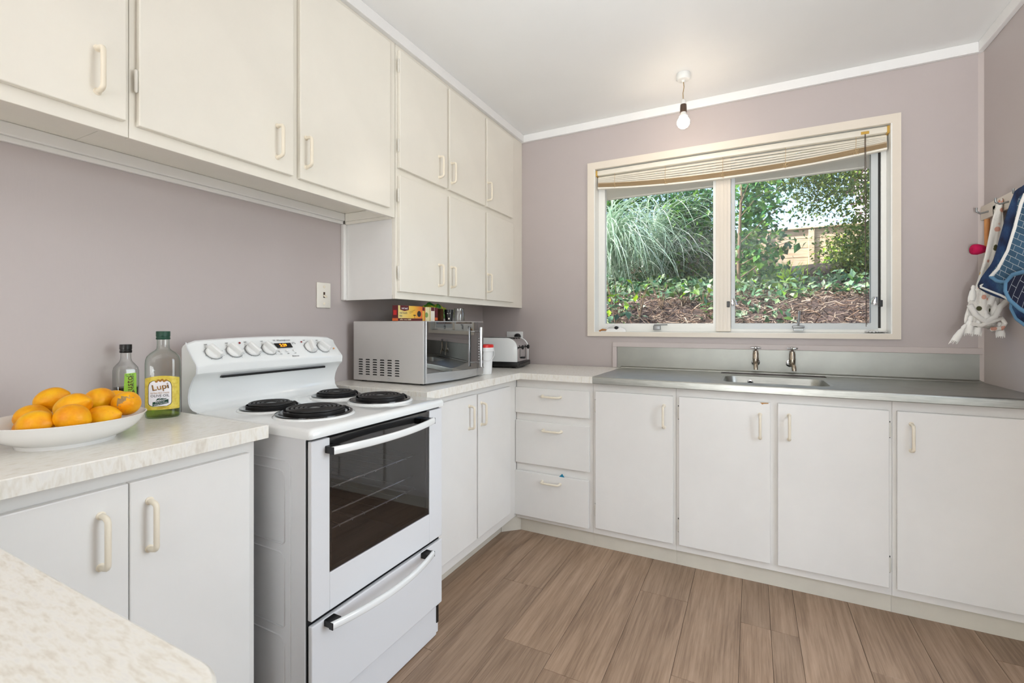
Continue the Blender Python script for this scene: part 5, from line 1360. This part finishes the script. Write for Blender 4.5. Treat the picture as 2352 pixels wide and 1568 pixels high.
for (u, v, d), wh in zip(FRONT, WHERE):
    p = at(u, v, d); gz = ground_z(p.x, p.y); top = max(p.z, gz + .06)
    t = empty('groundcover_plant', (p.x, p.y, gz), 'low leafy plant ' + wh, 'plant', 'low plants on the bank')
    bm = bmesh.new()
    for q in range(5):
        e = Vector((p.x + rg.uniform(-.12, .12), p.y + rg.uniform(-.1, .1), top + rg.uniform(-.03, .05))); merge(bm, branch([Vector((p.x, p.y, gz - .02)), Vector(((p.x + e.x) / 2, (p.y + e.y) / 2, (gz + top) / 2 + .03)), e], .005, .002, 5))
    ob('stems', bm, 'bark', t)
    for q in range(21):
        s = rg.uniform(.75, 1.25)
        inst('leaf', rg.choice(CLb if rg.random() < (.35 if u < 1450 else .08) else CL), (p.x + rg.gauss(0, .10), p.y + rg.gauss(0, .09), gz + (top - gz) * rg.uniform(.4, 1.1) + .02), (rg.uniform(-.7, .7), rg.uniform(-.6, .9), rg.uniform(-PI, PI)), t, (s, s, s))
V, F = [], []
for q in range(5600):
    y = rg.uniform(1.5, 4.3); x = rg.uniform(-1.2, 4.2)
    if noise.noise(Vector((x * 1.5, y * 1.5, 5))) < -.12 and y < 2.3: continue
    if y > 3.2 and x > 1.75: continue
    p = Vector((x, y, ground_z(x, y) + rg.random() ** 1.5 * (.05 + .13 * min(1, (y - 1.5)) * (1 if y < 2.8 else .45)))); k = rg.uniform(.7, 1.2)
    leaf_geo(V, F, p, rdir(rg, .1), rdir(rg, 1.2), .08 * k, .022 * k)
o = ob('groundcover_leaves', mesh_from('groundcover', V, F, 'leaf_cover'), 'leaf_cover'); tag(o, 'carpet of small glossy leaves covering the upper bank', 'leaves', kind='stuff')
# dry sticks and mulch
V, F = [], []
for q in range(5200):
    y = 1.02 + rg.random() ** 1.3 * 1.6; x = rg.uniform(-.6, 3.6); L = rg.uniform(.03, .16); a = rg.uniform(0, 2 * PI); el = rg.gauss(0, .35); w_ = rg.uniform(.0012, .0045)
    p = Vector((x, y, ground_z(x, y) + rg.uniform(.0, .03))); d = Vector((math.cos(a) * math.cos(el), math.sin(a) * math.cos(el), math.sin(el))); s = d.cross(Vector((0, 0, 1))).normalized(); n_ = s.cross(d)
    b = len(V); bend = n_ * rg.uniform(-.15, .3) * L + s * rg.uniform(-.2, .2) * L
    for c in (p - d * L / 2, p + bend, p + d * L / 2): V += [c + s * w_, c - s * w_, c + n_ * w_ * 1.4]
    for k_ in (0, 3):
        for i in range(3): F.append((b + k_ + i, b + k_ + (i + 1) % 3, b + k_ + 3 + (i + 1) % 3, b + k_ + 3 + i))
o = ob('dry_sticks', mesh_from('sticks', V, F, 'twig'), 'twig'); tag(o, 'tangle of dry sticks and mulch on the lower bank', 'sticks', kind='stuff')
# broad leaved shrub behind the right pane
t = empty('broad_leaved_shrub', (1.93, 2.2, ground_z(1.93, 2.2)), 'tall shrub with broad dark leaves left of the fence', 'shrub')
LSH = []
for L, w_ in ((.085, .026), (.07, .024), (.10, .03)):
    V, F = [], []; leaf_geo(V, F, Vector((0, 0, 0)), Vector((1, 0, 0)), Vector((0, 0, 1)), L, w_); LSH.append(mesh_from('leaf', V, F, 'leaf_shrub'))
tr0 = at(1697, 672, 4.9); trunk = [Vector((tr0.x, tr0.y, ground_z(tr0.x, tr0.y) - .03)), at(1696, 600, 4.9), at(1700, 500, 4.9), at(1705, 410, 4.9), at(1715, 330, 4.9)]
ob('trunk', branch(trunk, .020, .010), 'bark', t, 60)
TW = [((1698, 560), (1760, 500), (1800, 470)), ((1700, 500), (1740, 450), (1790, 430)), ((1698, 610), (1765, 572), (1828, 548)), ((1700, 470), (1720, 420), (1740, 390)), ((1697, 640), (1740, 610), (1780, 600))]
bm = bmesh.new()
for a, b, c in TW: merge(bm, branch([at(*a, 4.9), at(*b, 4.75), at(*c, 4.65)], .007, .002, 5))
ob('twigs', bm, 'bark', t)
for q in range(290):
    a, b, c = rg.choice(TW); f = rg.random() ** .8; u = (1 - f) ** 2 * a[0] + 2 * f * (1 - f) * b[0] + f * f * c[0]; v = (1 - f) ** 2 * a[1] + 2 * f * (1 - f) * b[1] + f * f * c[1]
    p = at(u, v, 4.9 - .25 * f) + Vector((rg.gauss(0, .09), rg.gauss(0, .14), rg.gauss(0, .085))); s = rg.uniform(.7, 1.2)
    inst('leaf', rg.choice(LSH), p, (rg.uniform(-.8, .8), rg.uniform(-.3, 1.2), rg.uniform(-PI, PI)), t, (s, s, s))
V, F = leaves(1500, lambda r: at(r.gauss(1728, 30), r.uniform(400, 690), r.uniform(4.9, 5.7)), .08, .024, rg); stuff_part('inner_foliage', V, F, 'leaf_shrub', t)
# small leaved tree reaching in from the right
t = empty('overhanging_tree', (3.9, 3.6, ground_z(3.9, 3.6)), 'small leaved tree overhanging the fence from the right', 'tree')
TB = [(at(2160, 640, 6.0), at(2120, 450, 5.8), at(2050, 330, 5.6), at(1900, 360, 5.3), at(1760, 400, 5.2)), (at(2120, 450, 5.8), at(2020, 430, 5.5), at(1930, 440, 5.3), at(1850, 470, 5.2)), (at(2100, 420, 5.8), at(2000, 500, 5.6), at(1962, 560, 5.5), at(1945, 600, 5.5)), (at(2050, 330, 5.6), at(1950, 380, 5.4), at(1840, 430, 5.3)), (at(2140, 560, 5.8), at(2010, 570, 5.6), at(1960, 620, 5.5))]
base = Vector((3.9, 3.6, ground_z(3.9, 3.6) - .05))
bm = branch([base, base.lerp(TB[0][0], .6), TB[0][0], TB[0][1]], .06, .03)
for b in TB: merge(bm, branch(list(b), .014, .003, 6))
ob('trunk', bm, 'bark', t, 60)
def tree_pt(r):
    b = r.choice(TB[:1] * 3 + TB[1:]); i = r.randrange(1 if b is TB[0] else 0, len(b) - 1); p = b[i].lerp(b[i + 1], r.random()); return p + Vector((r.gauss(0, .17), r.gauss(0, .22), r.gauss(.04, .13)))
V, F = leaves(21000, tree_pt, .046, .013, rg); stuff_part('foliage', V, F, 'leaf_tree', t)
# yellow-green sapling in front of the fence
t = empty('sapling', at(1925, 640, 6.1), 'yellow green sapling in front of the fence', 'sapling'); sp = at(1925, 655, 6.1)
ob('stem', branch([sp, at(1923, 610, 6.1), at(1930, 560, 6.1)], .010, .003), 'bark', t)
V, F = leaves(260, lambda r: at(r.gauss(1928, 18), r.gauss(596, 24), r.uniform(5.9, 6.3)), .06, .02, rg); stuff_part('foliage', V, F, 'leaf_bright', t)
# rush tuft left of the fence post
t = empty('rush_tuft', at(1800, 660, 5.6), 'upright green rush tuft below the fence boards', 'grass'); rp = at(1800, 665, 5.6)
V, F = [], []
for q in range(130):
    p = rp + Vector((rg.gauss(0, .10), rg.gauss(0, .08), 0)); d = Vector((rg.gauss(.05, .28), rg.gauss(0, .2), 1)).normalized(); L = rg.uniform(.2, .42); s = d.cross(Vector((0, 1, 0))).normalized(); b = len(V)
    V += [p - s * .004, p + s * .004, p + d * L * .6 + s * .003, p + d * L * .6 - s * .003, p + d * L + Vector((d.x, 0, -.15)) * .12]; F += [(b, b + 1, b + 2, b + 3), (b + 3, b + 2, b + 4)]
stuff_part('blades', V, F, 'leaf_bright', t)
# dark log edging
o = ob('garden_log', tube([(1.95, 4.1, 1.83), (2.5, 4.12, 1.85), (3.2, 4.1, 1.86), (4.0, 4.05, 1.87)], [.08, .10, .10, .09], 14), 'dark_log', None, 60); tag(o, 'dark weathered log edging at the foot of the fence', 'log')
# timber fence: boards and posts one by one
t = empty('timber_fence', (2.5, 5.0, ground_z(2.5, 5)), 'pale horizontal board fence at the top of the bank', 'fence')
for r_ in range(6):
    z0 = 1.735 + r_ * .1365
    for (a, b) in ((-.20, 1.955), (1.957, 4.135), (4.137, 6.2)):
        ob('board', box(a, b, 5.0, 5.022, z0, z0 + .1325, .005, 1), 'fence_timber', t)
ob('backing', box(-.2, 6.2, 5.023, 5.03, 1.735, 2.54), 'fence_back', t)
for x in (.875, 1.42, 1.955, 2.51, 3.055, 3.60, 4.145, 4.69, 5.235): ob('post', box(x - .036, x + .036, 4.955, 4.9995, 1.62, 2.535, .004, 1), 'fence_timber', t)
ob('cap_rail', box(-.2, 6.2, 4.95, 5.035, 2.552, 2.572, .003, 1), 'fence_timber', t)
# neighbouring house glimpsed past the tree
t = empty('neighbour_house', (6.0, 9.6, 2.0), 'pale mauve weatherboard house glimpsed beyond the fence', 'house')
ob('wall', box(3.98, 9, 9.05, 11, 1.8, 4.6), 'weatherboard', t)
for i in range(18): ob('weatherboard', xf(box(3.96, 9, -.012, .012, 0, .16), Matrix.Translation((0, 9.03, 1.85 + i * .15)) @ Matrix.Rotation(math.radians(-6), 4, 'X')), 'weatherboard', t)
w_ = ob('window', rect_frame(4.12, 5.0, 2.55, 3.35, 4.18, 4.94, 2.61, 3.29, 8.98, 9.03), 'alu_white', t); ob('pane', box(4.18, 4.94, 9.0, 9.01, 2.61, 3.29), 'house_window', w_)
ob('roof', prism([(8.6, 4.55), (10.0, 5.5), (11.4, 4.55), (11.4, 4.65), (10.0, 5.6), (8.6, 4.65)], 0, 3.9, 9.4), 'roof_iron', t)
# dark pink shrub against it
t = empty('pink_shrub', (4.3, 6.6, ground_z(4.3, 6.6)), 'dark pink leaved shrub at the upper right of the window', 'shrub')
pc = at(2010, 420, 8.0)
V, F = leaves(700, lambda r: Vector((pc.x + r.gauss(.1, .25), pc.y + r.gauss(0, .2), pc.z + r.gauss(0, .5))), .07, .02, rg); stuff_part('foliage', V, F, 'leaf_pink', t)
ob('stem', branch([Vector((pc.x + .1, pc.y, ground_z(pc.x, pc.y) - .05)), Vector((pc.x + .05, pc.y, pc.z - .6)), pc], .03, .008), 'bark', t)
